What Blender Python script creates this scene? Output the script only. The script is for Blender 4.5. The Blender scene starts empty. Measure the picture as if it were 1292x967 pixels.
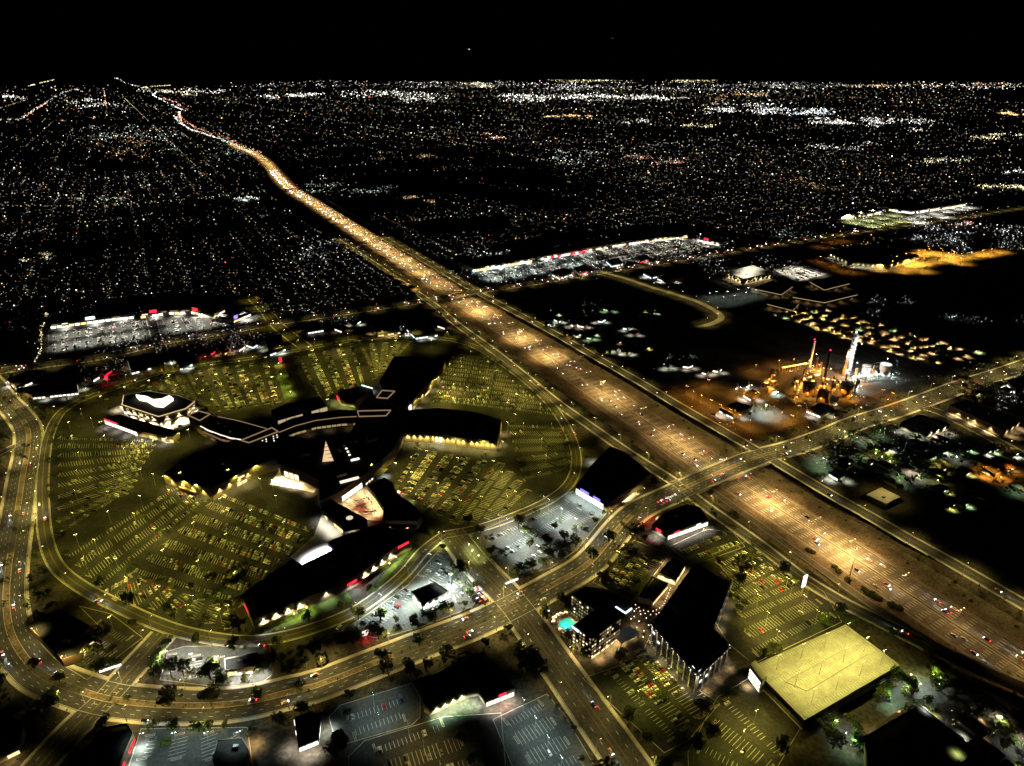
import bpy, math, random
from mathutils import Vector
R = random.Random(7)
sc = bpy.context.scene
# ------------------------------------------------------------------ camera, sky, exposure
F, H, HY = 850.0, 400.0, 97.0            # focal length in photo pixels, flying height in metres, horizon row
TH = math.atan((483.5 - HY) / F)
S_, C_ = math.sin(TH), math.cos(TH)
cam = bpy.data.cameras.new('camera'); camo = bpy.data.objects.new('camera', cam)
sc.collection.objects.link(camo); sc.camera = camo
cam.sensor_fit = 'HORIZONTAL'; cam.sensor_width = 36.0; cam.lens = 36.0 * F / 1292.0
cam.clip_start = 1.0; cam.clip_end = 400000.0
camo.location = (0, 0, H); camo.rotation_euler = (math.pi / 2 - TH, 0, 0)
w = bpy.data.worlds.new('World'); sc.world = w; w.use_nodes = True
wn = w.node_tree; bg = wn.nodes['Background']
sky = wn.nodes.new('ShaderNodeTexSky'); sky.sky_type = 'NISHITA'; sky.sun_disc = False
sky.sun_elevation = math.radians(-6.0); sky.sun_rotation = math.radians(200)
wn.links.new(sky.outputs['Color'], bg.inputs['Color']); bg.inputs['Strength'].default_value = 0.012; w.cycles.sampling_method = 'NONE'   # night: no sun, the lamps of the place light it
vs = sc.view_settings; vs.view_transform = 'Standard'; vs.look = 'None'; vs.exposure = 0.75; vs.gamma = 1.0; vs.use_curve_mapping = False
cy = sc.cycles
cy.max_bounces = 1; cy.diffuse_bounces = 0; cy.glossy_bounces = 1; cy.transmission_bounces = 1; cy.transparent_max_bounces = 2
cy.use_light_tree = True; cy.sample_clamp_direct = 0; cy.sample_clamp_indirect = 2.0; cy.use_denoising = True
cy.caustics_reflective = False; cy.caustics_refractive = False; cy.use_adaptive_sampling = False; cy.filter_width = 1.5

# ------------------------------------------------------------------ helpers
def G(x, y, z=0.0):
    """place on the level z that the survey row/column (x, y) of the photograph shows"""
    u = x - 646.0; v = y - 483.5
    k = (H - z) / (F * S_ + v * C_)
    return Vector((u * k, (F * C_ - v * S_) * k, z))
def P(p):
    """where a place falls in the photograph (used to keep dark fields free of houses)"""
    dx, dy, dz = p[0], p[1], p[2] - H
    fw = dy * C_ - dz * S_; up = dy * S_ + dz * C_
    if fw < 1: return (-1e6, -1e6)
    return (646 + F * dx / fw, 483.5 - F * up / fw)
def inside(pt, poly):
    x, y = pt; r = False; j = len(poly) - 1
    for i in range(len(poly)):
        xi, yi = poly[i]; xj, yj = poly[j]
        if (yi > y) != (yj > y) and x < (xj - xi) * (y - yi) / (yj - yi) + xi: r = not r
        j = i
    return r
def link(o): sc.collection.objects.link(o); return o
def tag(o, label=None, cat=None, group=None, kind=None):
    if label: o['label'] = label
    if cat: o['category'] = cat
    if group: o['group'] = group
    if kind: o['kind'] = kind
    return o
def empty(name, loc=(0, 0, 0), rz=0.0, label=None, cat=None, group=None):
    o = bpy.data.objects.new(name, None); o.location = loc; o.rotation_euler = (0, 0, rz); o.empty_display_size = .1
    return tag(link(o), label, cat, group)
def put(name, mesh, parent=None, loc=(0, 0, 0), rz=0.0):
    o = bpy.data.objects.new(name, mesh); link(o); o.location = loc; o.rotation_euler = (0, 0, rz)
    if parent: o.parent = parent
    return o
MATS = {}
def mat(name, col, rough=.85, var=.25, scale=.08, spec=.25, fine=0.0, metal=0.0):
    if name in MATS: return MATS[name]
    m = bpy.data.materials.new(name); m.use_nodes = True; n = m.node_tree.nodes; l = m.node_tree.links
    b = n['Principled BSDF']; b.inputs['Roughness'].default_value = rough; b.inputs['Specular IOR Level'].default_value = spec
    b.inputs['Metallic'].default_value = metal
    if var:
        g = n.new('ShaderNodeNewGeometry'); a = n.new('ShaderNodeTexNoise'); a.inputs['Scale'].default_value = scale
        a.inputs['Detail'].default_value = 6; a.inputs['Roughness'].default_value = .65
        l.new(g.outputs['Position'], a.inputs['Vector'])
        r = n.new('ShaderNodeMapRange'); r.inputs['From Min'].default_value = .3; r.inputs['From Max'].default_value = .7
        r.inputs['To Min'].default_value = 1 - var; r.inputs['To Max'].default_value = 1 + var
        l.new(a.outputs['Fac'], r.inputs['Value'])
        a2 = n.new('ShaderNodeTexNoise'); a2.inputs['Scale'].default_value = scale * 9; a2.inputs['Detail'].default_value = 3
        l.new(g.outputs['Position'], a2.inputs['Vector'])
        r2 = n.new('ShaderNodeMapRange'); r2.inputs['From Min'].default_value = .32; r2.inputs['From Max'].default_value = .68
        r2.inputs['To Min'].default_value = 1 - var * .8; r2.inputs['To Max'].default_value = 1 + var * .8; l.new(a2.outputs['Fac'], r2.inputs['Value'])
        mu = n.new('ShaderNodeMath'); mu.operation = 'MULTIPLY'; l.new(r.outputs['Result'], mu.inputs[0]); l.new(r2.outputs['Result'], mu.inputs[1])
        x = n.new('ShaderNodeVectorMath'); x.operation = 'SCALE'; x.inputs[0].default_value = col
        l.new(mu.outputs['Value'], x.inputs['Scale']); l.new(x.outputs['Vector'], b.inputs['Base Color'])
    else:
        b.inputs['Base Color'].default_value = (*col, 1)
    MATS[name] = m; return m
def emis(name, col, st, sampled=False):
    if name in MATS: return MATS[name]
    m = bpy.data.materials.new(name); m.use_nodes = True; n = m.node_tree.nodes; n.clear()
    e = n.new('ShaderNodeEmission'); e.inputs['Color'].default_value = (*col, 1); e.inputs['Strength'].default_value = st
    o = n.new('ShaderNodeOutputMaterial'); m.node_tree.links.new(e.outputs[0], o.inputs[0])
    m.cycles.emission_sampling = 'NONE'
    MATS[name] = m; return m
def emis_attr(name):
    m = bpy.data.materials.new(name); m.use_nodes = True; n = m.node_tree.nodes; n.clear()
    a = n.new('ShaderNodeAttribute'); a.attribute_name = 'glow'
    e = n.new('ShaderNodeEmission'); o = n.new('ShaderNodeOutputMaterial')
    m.node_tree.links.new(a.outputs['Color'], e.inputs['Color']); m.node_tree.links.new(e.outputs[0], o.inputs[0])
    m.cycles.emission_sampling = 'NONE'; MATS[name] = m; return m
class MB:
    def __init__(s): s.v = []; s.f = []; s.m = []; s.c = []
    def face(s, pts, mi=0):
        i = len(s.v); s.v += [tuple(p) for p in pts]; s.f.append(tuple(range(i, i + len(pts)))); s.m.append(mi)
    def box(s, c, d, rz=0, mi=0, taper=1.0):
        cx, cy_, cz = c; a, b, h = d[0] / 2, d[1] / 2, d[2]; co, si = math.cos(rz), math.sin(rz); i = len(s.v)
        for z, t in ((0, 1), (h, taper)):
            for x, y in ((-a, -b), (a, -b), (a, b), (-a, b)):
                s.v.append((cx + (x * co - y * si) * t, cy_ + (x * si + y * co) * t, cz + z))
        for q in ((0, 3, 2, 1), (4, 5, 6, 7), (0, 1, 5, 4), (1, 2, 6, 5), (2, 3, 7, 6), (3, 0, 4, 7)):
            s.f.append(tuple(i + k for k in q)); s.m.append(mi)
    def beam(s, a, b, wd, mi=0):
        a = Vector(a); b = Vector(b); d = (b - a).normalized()
        u = d.cross(Vector((0, 0, 1)));  u = u.normalized() if u.length > .01 else Vector((1, 0, 0))
        v = u.cross(d).normalized(); i = len(s.v); h = wd / 2
        for p in (a, b):
            for x, y in ((-h, -h), (h, -h), (h, h), (-h, h)): s.v.append(tuple(p + u * x + v * y))
        for q in ((0, 1, 2, 3), (7, 6, 5, 4), (0, 4, 5, 1), (1, 5, 6, 2), (2, 6, 7, 3), (3, 7, 4, 0)):
            s.f.append(tuple(i + k for k in q)); s.m.append(mi)
    def cyl(s, c, r0, r1, h, n=12, mi=0, cap=True):
        i = len(s.v)
        for z, r in ((0, r0), (h, r1)):
            for k in range(n):
                a = 2 * math.pi * k / n; s.v.append((c[0] + r * math.cos(a), c[1] + r * math.sin(a), c[2] + z))
        for k in range(n):
            s.f.append((i + k, i + (k + 1) % n, i + n + (k + 1) % n, i + n + k)); s.m.append(mi)
        if cap: s.f.append(tuple(i + n + k for k in range(n))); s.m.append(mi)
    def octa(s, c, r, col=None, mi=0, squash=1.0):
        i = len(s.v); x, y, z = c
        s.v += [(x + r, y, z), (x - r, y, z), (x, y + r, z), (x, y - r, z), (x, y, z + r * squash), (x, y, z - r * squash)]
        for q in ((0, 2, 4), (2, 1, 4), (1, 3, 4), (3, 0, 4), (2, 0, 5), (1, 2, 5), (3, 1, 5), (0, 3, 5)):
            s.f.append(tuple(i + k for k in q)); s.m.append(mi)
        if col: s.c += [col] * 6
    def prism(s, pts, z0, z1, mi=0, top=True, mtop=None):
        n = len(pts); i = len(s.v)
        s.v += [(p[0], p[1], z0) for p in pts] + [(p[0], p[1], z1) for p in pts]
        for k in range(n): s.f.append((i + k, i + (k + 1) % n, i + n + (k + 1) % n, i + n + k)); s.m.append(mi)
        if top: s.f.append(tuple(i + n + k for k in range(n))); s.m.append(mi if mtop is None else mtop)
    def mesh(s, name, mats):
        me = bpy.data.meshes.new(name); me.from_pydata(s.v, [], s.f)
        for m in (mats if isinstance(mats, (list, tuple)) else [mats]): me.materials.append(m)
        if any(s.m): me.polygons.foreach_set('material_index', s.m)
        if s.c:
            at = me.color_attributes.new('glow', 'FLOAT_COLOR', 'POINT')
            at.data.foreach_set('color', [q for c in s.c for q in (c[0], c[1], c[2], 1.0)])
        me.update(); return me
    def obj(s, name, mats, parent=None, loc=(0, 0, 0)):
        return put(name, s.mesh(name, mats), parent, loc)
def ccw(pts):
    a = sum(pts[i][0] * pts[(i + 1) % len(pts)][1] - pts[(i + 1) % len(pts)][0] * pts[i][1] for i in range(len(pts)))
    return pts if a > 0 else pts[::-1]
def smooth(pts, step=8.0):
    out = []; n = len(pts)
    for i in range(n - 1):
        p0 = pts[max(i - 1, 0)]; p1 = pts[i]; p2 = pts[i + 1]; p3 = pts[min(i + 2, n - 1)]
        k = max(1, min(40, int((p2 - p1).length / step)))
        for j in range(k):
            t = j / k
            out.append(.5 * ((2 * p1) + (p2 - p0) * t + (2 * p0 - 5 * p1 + 4 * p2 - p3) * t * t + (3 * p1 - p0 - 3 * p2 + p3) * t ** 3))
    out.append(pts[-1]); return out
def lateral(path):
    r = []
    for i in range(len(path)):
        d = path[min(i + 1, len(path) - 1)] - path[max(i - 1, 0)]; d.z = 0; d.normalize(); r.append(Vector((d.y, -d.x, 0)))
    return r
def strip(mb, path, lat, a, b, dz, mi=0):
    for i in range(len(path) - 1):
        q = Vector((0, 0, dz))
        mb.face((path[i] + lat[i] * a + q, path[i] + lat[i] * b + q, path[i + 1] + lat[i + 1] * b + q, path[i + 1] + lat[i + 1] * a + q), mi)
def dashes(mb, path, lat, off, dz, on, gap, wd=.3):
    acc = 0.0
    for i in range(len(path) - 1):
        a = path[i] + lat[i] * off; b = path[i + 1] + lat[i + 1] * off; L = (b - a).length
        if L < .01: continue
        d = (b - a) / L; n = Vector((d.y, -d.x, 0)); s = -acc
        while s < L:
            e = min(s + on, L); s0 = max(s, 0)
            if e > s0:
                q = Vector((0, 0, dz)); h = n * wd / 2
                mb.face((a + d * s0 - h + q, a + d * s0 + h + q, a + d * e + h + q, a + d * e - h + q))
            s += on + gap
        acc = (L - s + on + gap) % (on + gap) if s > L else 0
def along(path, spacing, start=0.0):
    out = []; nxt = start; acc = 0.0
    for i in range(len(path) - 1):
        d = path[i + 1] - path[i]; L = d.length
        while nxt <= acc + L:
            out.append((path[i] + d * ((nxt - acc) / L), math.atan2(d.y, d.x))); nxt += spacing
        acc += L
    return out

# ------------------------------------------------------------------ materials
asphalt = mat('asphalt_lot', (.040, .040, .039), .9, .45, .05)
asphalt_new = mat('asphalt_fresh', (.085, .088, .085), .85, .34, .05)
road_m = mat('asphalt_road', (.066, .065, .063), .8, .35, .06)
concrete = mat('concrete', (.36, .34, .30), .85, .18, .2)
freeway_m = mat('freeway_concrete', (.165, .150, .130), .8, .34, .035)
dirt = mat('desert_gravel', (.18, .14, .10), .95, .5, .06)
soil = mat('ground_soil', (.06, .052, .040), .95, .6, .04)
grass = mat('lawn', (.07, .10, .03), .95, .35, .15)
paint = mat('road_paint', (.74, .73, .68), .7, .2, .5)
yellow_paint = mat('yellow_paint', (.30, .22, .06), .7, .2, .5)
kerb_m = mat('kerb_concrete', (.52, .48, .39), .85, .2, .15)
stucco = mat('stucco_tan', (.30, .24, .17), .9, .12, .2)
stucco_w = mat('stucco_white', (.66, .63, .57), .9, .1, .2)
stucco_b = mat('stucco_brown', (.22, .14, .09), .9, .12, .2)
roof_m = mat('roof_felt', (.030, .030, .031), .95, .3, .06)
metal_d = mat('dark_metal', (.06, .06, .06), .5, 0, spec=.5)
metal_g = mat('galvanised_steel', (.35, .35, .34), .5, .1, .6, spec=.5)
glass_d = mat('dark_glass', (.02, .022, .025), .12, 0, spec=.6)
bark = mat('bark', (.10, .07, .045), .95, .3, 2.0)
leaf = [mat('foliage_olive', (.10, .115, .032), .9, .5, .9), mat('foliage_green', (.075, .115, .030), .9, .5, .9), mat('foliage_dusty', (.115, .12, .055), .9, .5, .9)]
for m_ in leaf:
    n_ = m_.node_tree.nodes; l_ = m_.node_tree.links; b_ = n_['Principled BSDF']; src = b_.inputs['Base Color'].links[0].from_socket
    df = n_.new('ShaderNodeBsdfDiffuse'); tr = n_.new('ShaderNodeBsdfTranslucent'); mx = n_.new('ShaderNodeMixShader'); mx.inputs[0].default_value = .42
    sc_ = n_.new('ShaderNodeVectorMath'); sc_.operation = 'SCALE'; sc_.inputs['Scale'].default_value = 1.35; l_.new(src, sc_.inputs[0])
    l_.new(sc_.outputs[0], df.inputs['Color']); l_.new(sc_.outputs[0], tr.inputs['Color']); l_.new(df.outputs[0], mx.inputs[1]); l_.new(tr.outputs[0], mx.inputs[2])
    l_.new(mx.outputs[0], n_['Material Output'].inputs['Surface'])
rubber = mat('tyre_rubber', (.02, .02, .02), .9, 0)
tank_w = mat('tank_white', (.62, .62, .60), .6, .1, .3)
tank_r = mat('rust_steel', (.30, .19, .11), .75, .3, .3)
canvas = mat('canvas', (.62, .52, .36), .9, .1, 1)
E_lot = emis('lamp_glass_yellow', (1, .90, .35), 14); E_warm = emis('lamp_glass_warm', (1, .72, .36), 16)
E_white = emis('lamp_glass_white', (.85, .97, 1), 16); E_orange = emis('lamp_glass_sodium', (1, .45, .08), 14)
E_head = emis('headlight_glass', (.92, .96, 1), 16); E_tail = emis('taillight_glass', (1, .05, .03), 7)
E_red = emis('neon_red', (1, .02, .04), 1.5, True); E_blue = emis('neon_blue', (.16, .12, 1), 2.2, True)
E_shopw = emis('shop_window_white', (1, .93, .80), 1.6, True); E_shopy = emis('shop_window_warm', (1, .70, .30), 1.1, True)
E_shopc = emis('shop_window_cool', (.75, .97, 1), 1.7, True); E_shopg = emis('shop_window_green', (.7, 1, .45), .7, True)
E_win = emis('room_window_lit', (1, .78, .45), 1.1); E_windim = emis('room_window_dim', (1, .72, .35), .22); E_winw = emis('office_window_lit', (.9, .97, 1), 1.4)

# ------------------------------------------------------------------ light sources of the lamps and of added lights without fittings
LD = {}
def lightdata(key, typ, col, en, rad=.35, cone=150, blend=.6, bat=None):
    if key in LD: return LD[key]
    d = bpy.data.lights.new(key, typ); d.color = col; d.energy = en; d.shadow_soft_size = rad
    if typ == 'SPOT': d.spot_size = math.radians(cone); d.spot_blend = blend
    if bat:
        # street luminaire optics: throws more light sideways than straight down
        d.use_nodes = True; n = d.node_tree.nodes; l = d.node_tree.links; e = n['Emission']
        tc = n.new('ShaderNodeTexCoord'); sp = n.new('ShaderNodeSeparateXYZ'); l.new(tc.outputs['Normal'], sp.inputs[0])
        def M(op, a, b=None):
            m = n.new('ShaderNodeMath'); m.operation = op
            for i, v in enumerate((a, b)):
                if v is None: continue
                if isinstance(v, (int, float)): m.inputs[i].default_value = v
                else: l.new(v, m.inputs[i])
            return m.outputs[0]
        c = M('ABSOLUTE', sp.outputs['Z']); k = M('DIVIDE', 1.0, M('POWER', M('MAXIMUM', c, bat[0]), bat[1]))
        f = n.new('ShaderNodeMapRange'); f.interpolation_type = 'SMOOTHSTEP'; f.inputs['From Min'].default_value = bat[2]; f.inputs['From Max'].default_value = bat[0] + .06; l.new(c, f.inputs['Value'])
        l.new(M('MULTIPLY', k, f.outputs['Result']), e.inputs['Strength'])
    LD[key] = d; return d
LOTC = (1, .83, .11); ROADC = (1, .77, .23); FWYC = (1, .61, .19); WHC = (.86, 1.0, .88); SODC = (1, .38, .04); GRNC = (.55, 1, .55); WARMC = (1, .68, .30)
def bulb(key, loc, parent=None, aim=None):
    o = bpy.data.objects.new('bulb', LD[key]); link(o); o.location = loc
    if aim is not None: o.rotation_euler = Vector(aim).to_track_quat('-Z', 'Y').to_euler()
    if parent: o.parent = parent
    return o
K = 1.0
bA = (.50, 1.2, .28); bR = (.50, 1.2, .30); bF = (.50, .9, .24); bW = (.50, 1.4, .30); bB = (.46, 1.5, .26)
for key, col, en, bt in (('lot', LOTC, 5800, bA), ('lotdim', LOTC, 2600, bA), ('street', ROADC, 4300, bR), ('streetdim', ROADC, 2700, bR),
                         ('front', (1, .78, .24), 4300, bR), ('fwy', FWYC, 28000, bF), ('fwyb', FWYC, 66000, bF), ('fwyc', FWYC, 8000, bF), ('streetb', ROADC, 7600, bR), ('mast', FWYC, 30000, (.56, 1.2, .40)), ('white', WHC, 21000, bW),
                         ('whitedim', (.75, 1, .93), 2300, bW), ('neutral', (1, .95, .78), 15000, bW), ('sodium', SODC, 6500, (.46, .9, .20)), ('deck', (1, .88, .20), 5600, bA),
                         ('sodium_far', (1, .46, .05), 42000, bB), ('lot_far', (.95, 1, .35), 52000, bB), ('white_far', (1, .95, .8), 60000, bB), ('fwy_far', FWYC, 38000, (.5, 1.3, .34)), ('lotb', (1, .78, .13), 11000, bA), ('lotc', (.96, .92, .12), 3600, bA)):
    lightdata(key, 'SPOT', col, en, .4, 2 * math.degrees(math.acos(bt[2])), .02, bt)
for key, col, en in (('p_sod', SODC, 4200), ('p_white', WHC, 4200), ('p_sods', SODC, 3200), ('p_tower', (.9, 1, 1), 15000), ('p_plant', SODC, 17000), ('p_apt', (1, .88, .30), 2600), ('p_apw', (1, .72, .36), 2400), ('p_warm', WARMC, 2200), ('p_green', GRNC, 2400), ('p_shop', (1, .93, .8), 2200), ('p_row', (1, .95, .84), 9000), ('p_cool', WHC, 3000),
                     ('p_red', (1, .03, .03), 900), ('p_blue', (.25, .15, 1), 2600), ('p_bright', (1, .97, .97), 42000), ('p_court', (1, .80, .45), 12000), ('p_yg', (.9, 1, .25), 1900), ('p_dim', WARMC, 450), ('p_pool', (.2, 1, .85), 350)):
    lightdata(key, 'POINT', col, en * K, .4); lightdata(key + '_d', 'SPOT', col, en * K * 1.9, .4, 140, .6)
lightdata('added_pier_light', 'SPOT', (1, .80, .52), 3600, .15, 60, .6); lightdata('wallw', 'SPOT', (.95, 1, .75), 4200, .2, 120, .6); lightdata('wally', 'SPOT', (1, .80, .24), 5200, .2, 130, .6); lightdata('wallwarm', 'SPOT', (1, .74, .40), 5000, .2, 110, .6)
lightdata('head', 'SPOT', (.72, .92, 1), 8500, .2, 26, .9)

# shared lamp meshes
def lamp_mesh(h, arms, reach, head, glass):
    p = MB(); p.cyl((0, 0, 0), .16, .09, h, 6); p.cyl((0, 0, 0), .38, .34, .8, 8)
    a = MB(); l = MB(); g = MB()
    for s in arms:
        a.beam((0, 0, h - .05), (s * reach, 0, h + .25), .14)
        l.box((s * (reach + head * .4), 0, h + .18), (head, head * .55, .18)); g.box((s * (reach + head * .4), 0, h + .02), (head * .85, head * .5, .15))
    return p.mesh('pole', metal_g), a.mesh('arm', metal_g), l.mesh('lamp_housing', metal_d), g.mesh('lamp_glass', glass), h, [s * (reach + head * .4) for s in arms]
LM = {'lot': lamp_mesh(14, (-1, 1), .7, .8, E_lot), 'lotw': lamp_mesh(13, (-1, 1), .7, .8, E_white), 'street': lamp_mesh(12, (1,), 2.4, 1.1, E_warm),
      'fwy': lamp_mesh(16, (-1, 1), 3.0, 1.5, E_warm), 'sod': lamp_mesh(12, (-1, 1), .8, 1.1, E_orange), 'lotn': lamp_mesh(13, (-1, 1), .7, .8, E_shopw)}
NL = {}
def lamp(kind, key, p, rz, name, label, cat, group, low=None):
    m = LM[kind]; e = empty(name, p, rz, label, cat, group)
    put('pole', m[0], e); put('arm', m[1], e); hs = put('lamp_housing', m[2], e); put('lamp_glass', m[3], hs)
    bulb(key, (sum(m[5]) / len(m[5]), 0, m[4] - .35), e)
    return e

# ------------------------------------------------------------------ the ground with the sunken freeway
FWZ = -6.0; AX0 = math.radians(29.0)
fw_px = [(1420, 930), (1292, 846), (1130, 739), (1060, 693), (898, 587), (795, 519), (697, 453), (609, 396), (508, 329), (429, 278), (393, 255), (366, 238), (349, 221), (335, 204), (318, 193), (300, 186), (275, 174), (241, 164)]
fw = smooth([G(x, y, FWZ) for x, y in fw_px], 14)
fl = lateral(fw)          # lateral points to the far side when walking away: +lat = right of travel
CUT, TOE = 57.0, 50.0
def wid(i):               # the cut narrows to nothing where the freeway climbs out far away
    return CUT, TOE
gb = MB()
L_edge = [Vector((p.x, p.y, 0)) - l * CUT for p, l in zip(fw, fl)]
R_edge = [Vector((p.x, p.y, 0)) + l * CUT for p, l in zip(fw, fl)]
BIG = 150000.0
e0, e1 = L_edge[-1], R_edge[-1]; mid = (e0 + e1) / 2 + (fw[-1] - fw[-2]).normalized() * 20; mid.z = 0
far = Vector((mid.x - 60000, BIG, 0))
gb.face([Vector((900, -2000, 0))] + L_edge + [mid, far, Vector((-BIG, BIG, 0)), Vector((-BIG, -2000, 0))])
gb.face(([Vector((900, -2000, 0)), Vector((BIG, -2000, 0)), Vector((BIG, BIG, 0)), far, mid] + R_edge[::-1]))
for i in range(len(fw) - 1):
    z = Vector((0, 0, FWZ - .0))
    l0, l1 = L_edge[i], L_edge[i + 1]; r0, r1 = R_edge[i], R_edge[i + 1]
    a0 = fw[i] - fl[i] * TOE; a1 = fw[i + 1] - fl[i + 1] * TOE; b0 = fw[i] + fl[i] * TOE; b1 = fw[i + 1] + fl[i + 1] * TOE
    gb.face((l0, a0, a1, l1), 1); gb.face((a0, b0, b1, a1), 1); gb.face((b0, r0, r1, b1), 1)
n = len(fw) - 1
gb.face((L_edge[n], fw[n] - fl[n] * TOE, fw[n] + fl[n] * TOE, R_edge[n], mid), 1)
ground = tag(gb.obj('ground', [soil, dirt]), kind='structure')

# ------------------------------------------------------------------ freeway
def structure(mb, name, m, parent=None):
    o = mb.obj(name, m, parent)
    if not parent: o['kind'] = 'structure'
    return o
mb = MB(); strip(mb, fw, fl, -24, 24, .05); freeway = structure(mb, 'freeway', freeway_m)
mb = MB()
for off in (-22.2, -1.6, 1.6, 22.2): strip(mb, fw[:150], fl[:150], off - .16, off + .16, .09)
for off in (-18.4, -14.8, -11.2, -7.6, -4.6, 4.6, 7.6, 11.2, 14.8, 18.4): dashes(mb, fw[:120], fl[:120], off, .09, 5, 7, .42)
tag(mb.obj('lane_markings', paint, freeway), kind='stuff')
mb = MB()
for i in range(len(fw) - 1):
    for a, b in ((-.35, .35),):
        p, q = fw[i], fw[i + 1]; l, k = fl[i], fl[i + 1]; u = Vector((0, 0, 1.1))
        mb.face((p - l * .35, p - l * .2 + u, q - k * .2 + u, q - k * .35)); mb.face((p + l * .2 + u, p + l * .35, q + k * .35, q + k * .2 + u)); mb.face((p - l * .2 + u, p + l * .2 + u, q + k * .2 + u, q - k * .2 + u))
mb.obj('median_barrier', concrete, freeway)
mb = MB()
for c0 in (-16.6, -13, -9.4, -6, 6, 9.4, 13, 16.6):
    for s_ in (-.85, .85): strip(mb, fw[:130], fl[:130], c0 + s_ - .35, c0 + s_ + .35, .07)
for p, a in along(fw[:110], 34, 0):
    n = Vector((math.sin(a), -math.cos(a), 0)); d = Vector((math.cos(a), math.sin(a), 0)) * .25; q = Vector((0, 0, .075))
    for t0, t1 in ((-22, -2), (2, 22)): mb.face((p + n * t0 - d + q, p + n * t1 - d + q, p + n * t1 + d + q, p + n * t0 + d + q))
tag(mb.obj('wheel_tracks', mat('worn_concrete', (.115, .105, .092), .75, .4, .05), freeway), kind='stuff')
for s in (-1, 1):      # retaining kerbs at the toe
    mb = MB(); strip(mb, fw, fl, s * 24.0, s * 24.6, .3); mb.obj('shoulder_kerb', concrete, freeway)
# exit ramp beside the main lanes, climbing to the service road
rp_px = [(742, 502, FWZ), (800, 545, FWZ), (850, 584, FWZ), (895, 617, FWZ), (930, 642, FWZ), (965, 667, FWZ), (1005, 696, FWZ), (1050, 728, -4.6), (1095, 760, -2.6), (1140, 790, -.6), (1180, 815, .15), (1200, 826, .15)]
ramp = smooth([G(*p) for p in rp_px], 10); rl = lateral(ramp)
mb = MB(); strip(mb, ramp, rl, -4.6, 4.6, .14)
for i in range(len(ramp) - 1):
    for s in (-4.6, 4.6):
        a = ramp[i] + rl[i] * s; b = ramp[i + 1] + rl[i + 1] * s
        mb.face((a + Vector((0, 0, .14)), b + Vector((0, 0, .14)), (b.x, b.y, FWZ), (a.x, a.y, FWZ)))
exit_ramp = structure(mb, 'exit_ramp', freeway_m)
mb = MB(); strip(mb, ramp, rl, -3.9, -3.6, .18); strip(mb, ramp, rl, 3.6, 3.9, .18); tag(mb.obj('edge_markings', paint, exit_ramp), kind='stuff')

# ------------------------------------------------------------------ surface roads
ROADS = {}
ZR = [.09]
def road(name, px, width, walk=2.4, lanes=4, median=0.0, step=8, m=road_m, marks=True, turf=dirt):
    path = smooth([G(x, y) for x, y in px], step); lat = lateral(path); ZR[0] += .012; z = ZR[0]; h = width / 2
    mb = MB(); strip(mb, path, lat, -h, h, z); o = structure(mb, name, m)
    if walk:
        mb = MB(); strip(mb, path, lat, -h - walk, h + walk, .045 + (z - .09) * .25); mb.obj('pavement', kerb_m, o)
    if marks:
        mb = MB(); lw = (h - median / 2 - .8) / (lanes / 2)
        for s in (-1, 1):
            strip(mb, path, lat, s * (h - .5) - .12, s * (h - .5) + .12, .27)
            for k in range(1, lanes // 2): dashes(mb, path, lat, s * (median / 2 + k * lw), .27, 3, 8, .26)
        tag(mb.obj('lane_markings', paint, o), kind='stuff')
        mb = MB()
        for s in (-1, 1): strip(mb, path, lat, s * max(median / 2 + .3, .25) - .12, s * max(median / 2 + .3, .25) + .12, .275)
        tag(mb.obj('centre_markings', yellow_paint, o), kind='stuff')
    ROADS[name] = (path, lat, width, o); return path, lat, o
boulevard_px = [(-30, 462), (-12, 482), (4, 503), (22, 522), (35, 542), (35, 568), (29, 600), (23, 640), (15, 690), (10, 725), (8, 760), (14, 800), (36, 836), (62, 857), (104, 873), (135, 882), (180, 888), (240, 891), (290, 889), (328, 883), (360, 875), (400, 865), (470, 838), (537, 812), (600, 788), (650, 764), (700, 737), (745, 709), (785, 662), (809, 642), (845, 625), (872, 612), (915, 593), (962, 575), (1000, 565), (1045, 549), (1080, 534), (1125, 520), (1175, 502), (1220, 485), (1268, 470), (1330, 448), (1400, 424)]
bl_path, bl_lat, bl_obj = road('boulevard', boulevard_px, 27, 2.6, 6, 4.5)
road('cross_street', [(568, 672), (582, 688), (603, 714), (650, 764), (690, 820), (735, 884), (765, 926), (815, 998), (850, 1050)], 26, 2.4, 4, 3)
ring_px = [(560, 676), (535, 695), (505, 729), (452, 769), (395, 793), (345, 806), (298, 809), (240, 800), (196, 786), (150, 765), (105, 742), (72, 715), (58, 680), (54, 640), (54, 600), (60, 555), (76, 522), (105, 504), (150, 488), (205, 470), (260, 460), (311, 453), (354, 446), (420, 434), (470, 427), (540, 426), (590, 434), (630, 456), (680, 495), (712, 535), (727, 575), (720, 608), (690, 633), (640, 655), (600, 668), (562, 675)]
road('mall_ring_road', ring_px, 11, .9, 2)
road('near_service_road', [(320, 205), (333, 214), (337, 226), (342, 240), (356, 254), (397, 282), (422, 300), (465, 328), (490, 345), (545, 383), (575, 408), (620, 441), (660, 473), (700, 506), (745, 538), (795, 573), (850, 608), (885, 635), (916, 657), (959, 688), (991, 713), (1013, 730), (1061, 759), (1114, 786), (1174, 817), (1226, 840), (1292, 868), (1400, 915)], 12, 2.0, 2, step=12)
road('far_service_road', [(335, 194), (351, 206), (371, 226), (392, 243), (431, 269), (491, 304), (540, 332), (590, 362), (615, 376), (640, 389), (700, 421), (745, 447), (805, 481), (850, 508), (900, 537), (964, 574), (1028, 612), (1057, 629), (1102, 654), (1148, 681), (1195, 707), (1292, 763), (1400, 826)], 13, 2.2, 2, step=12)
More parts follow.
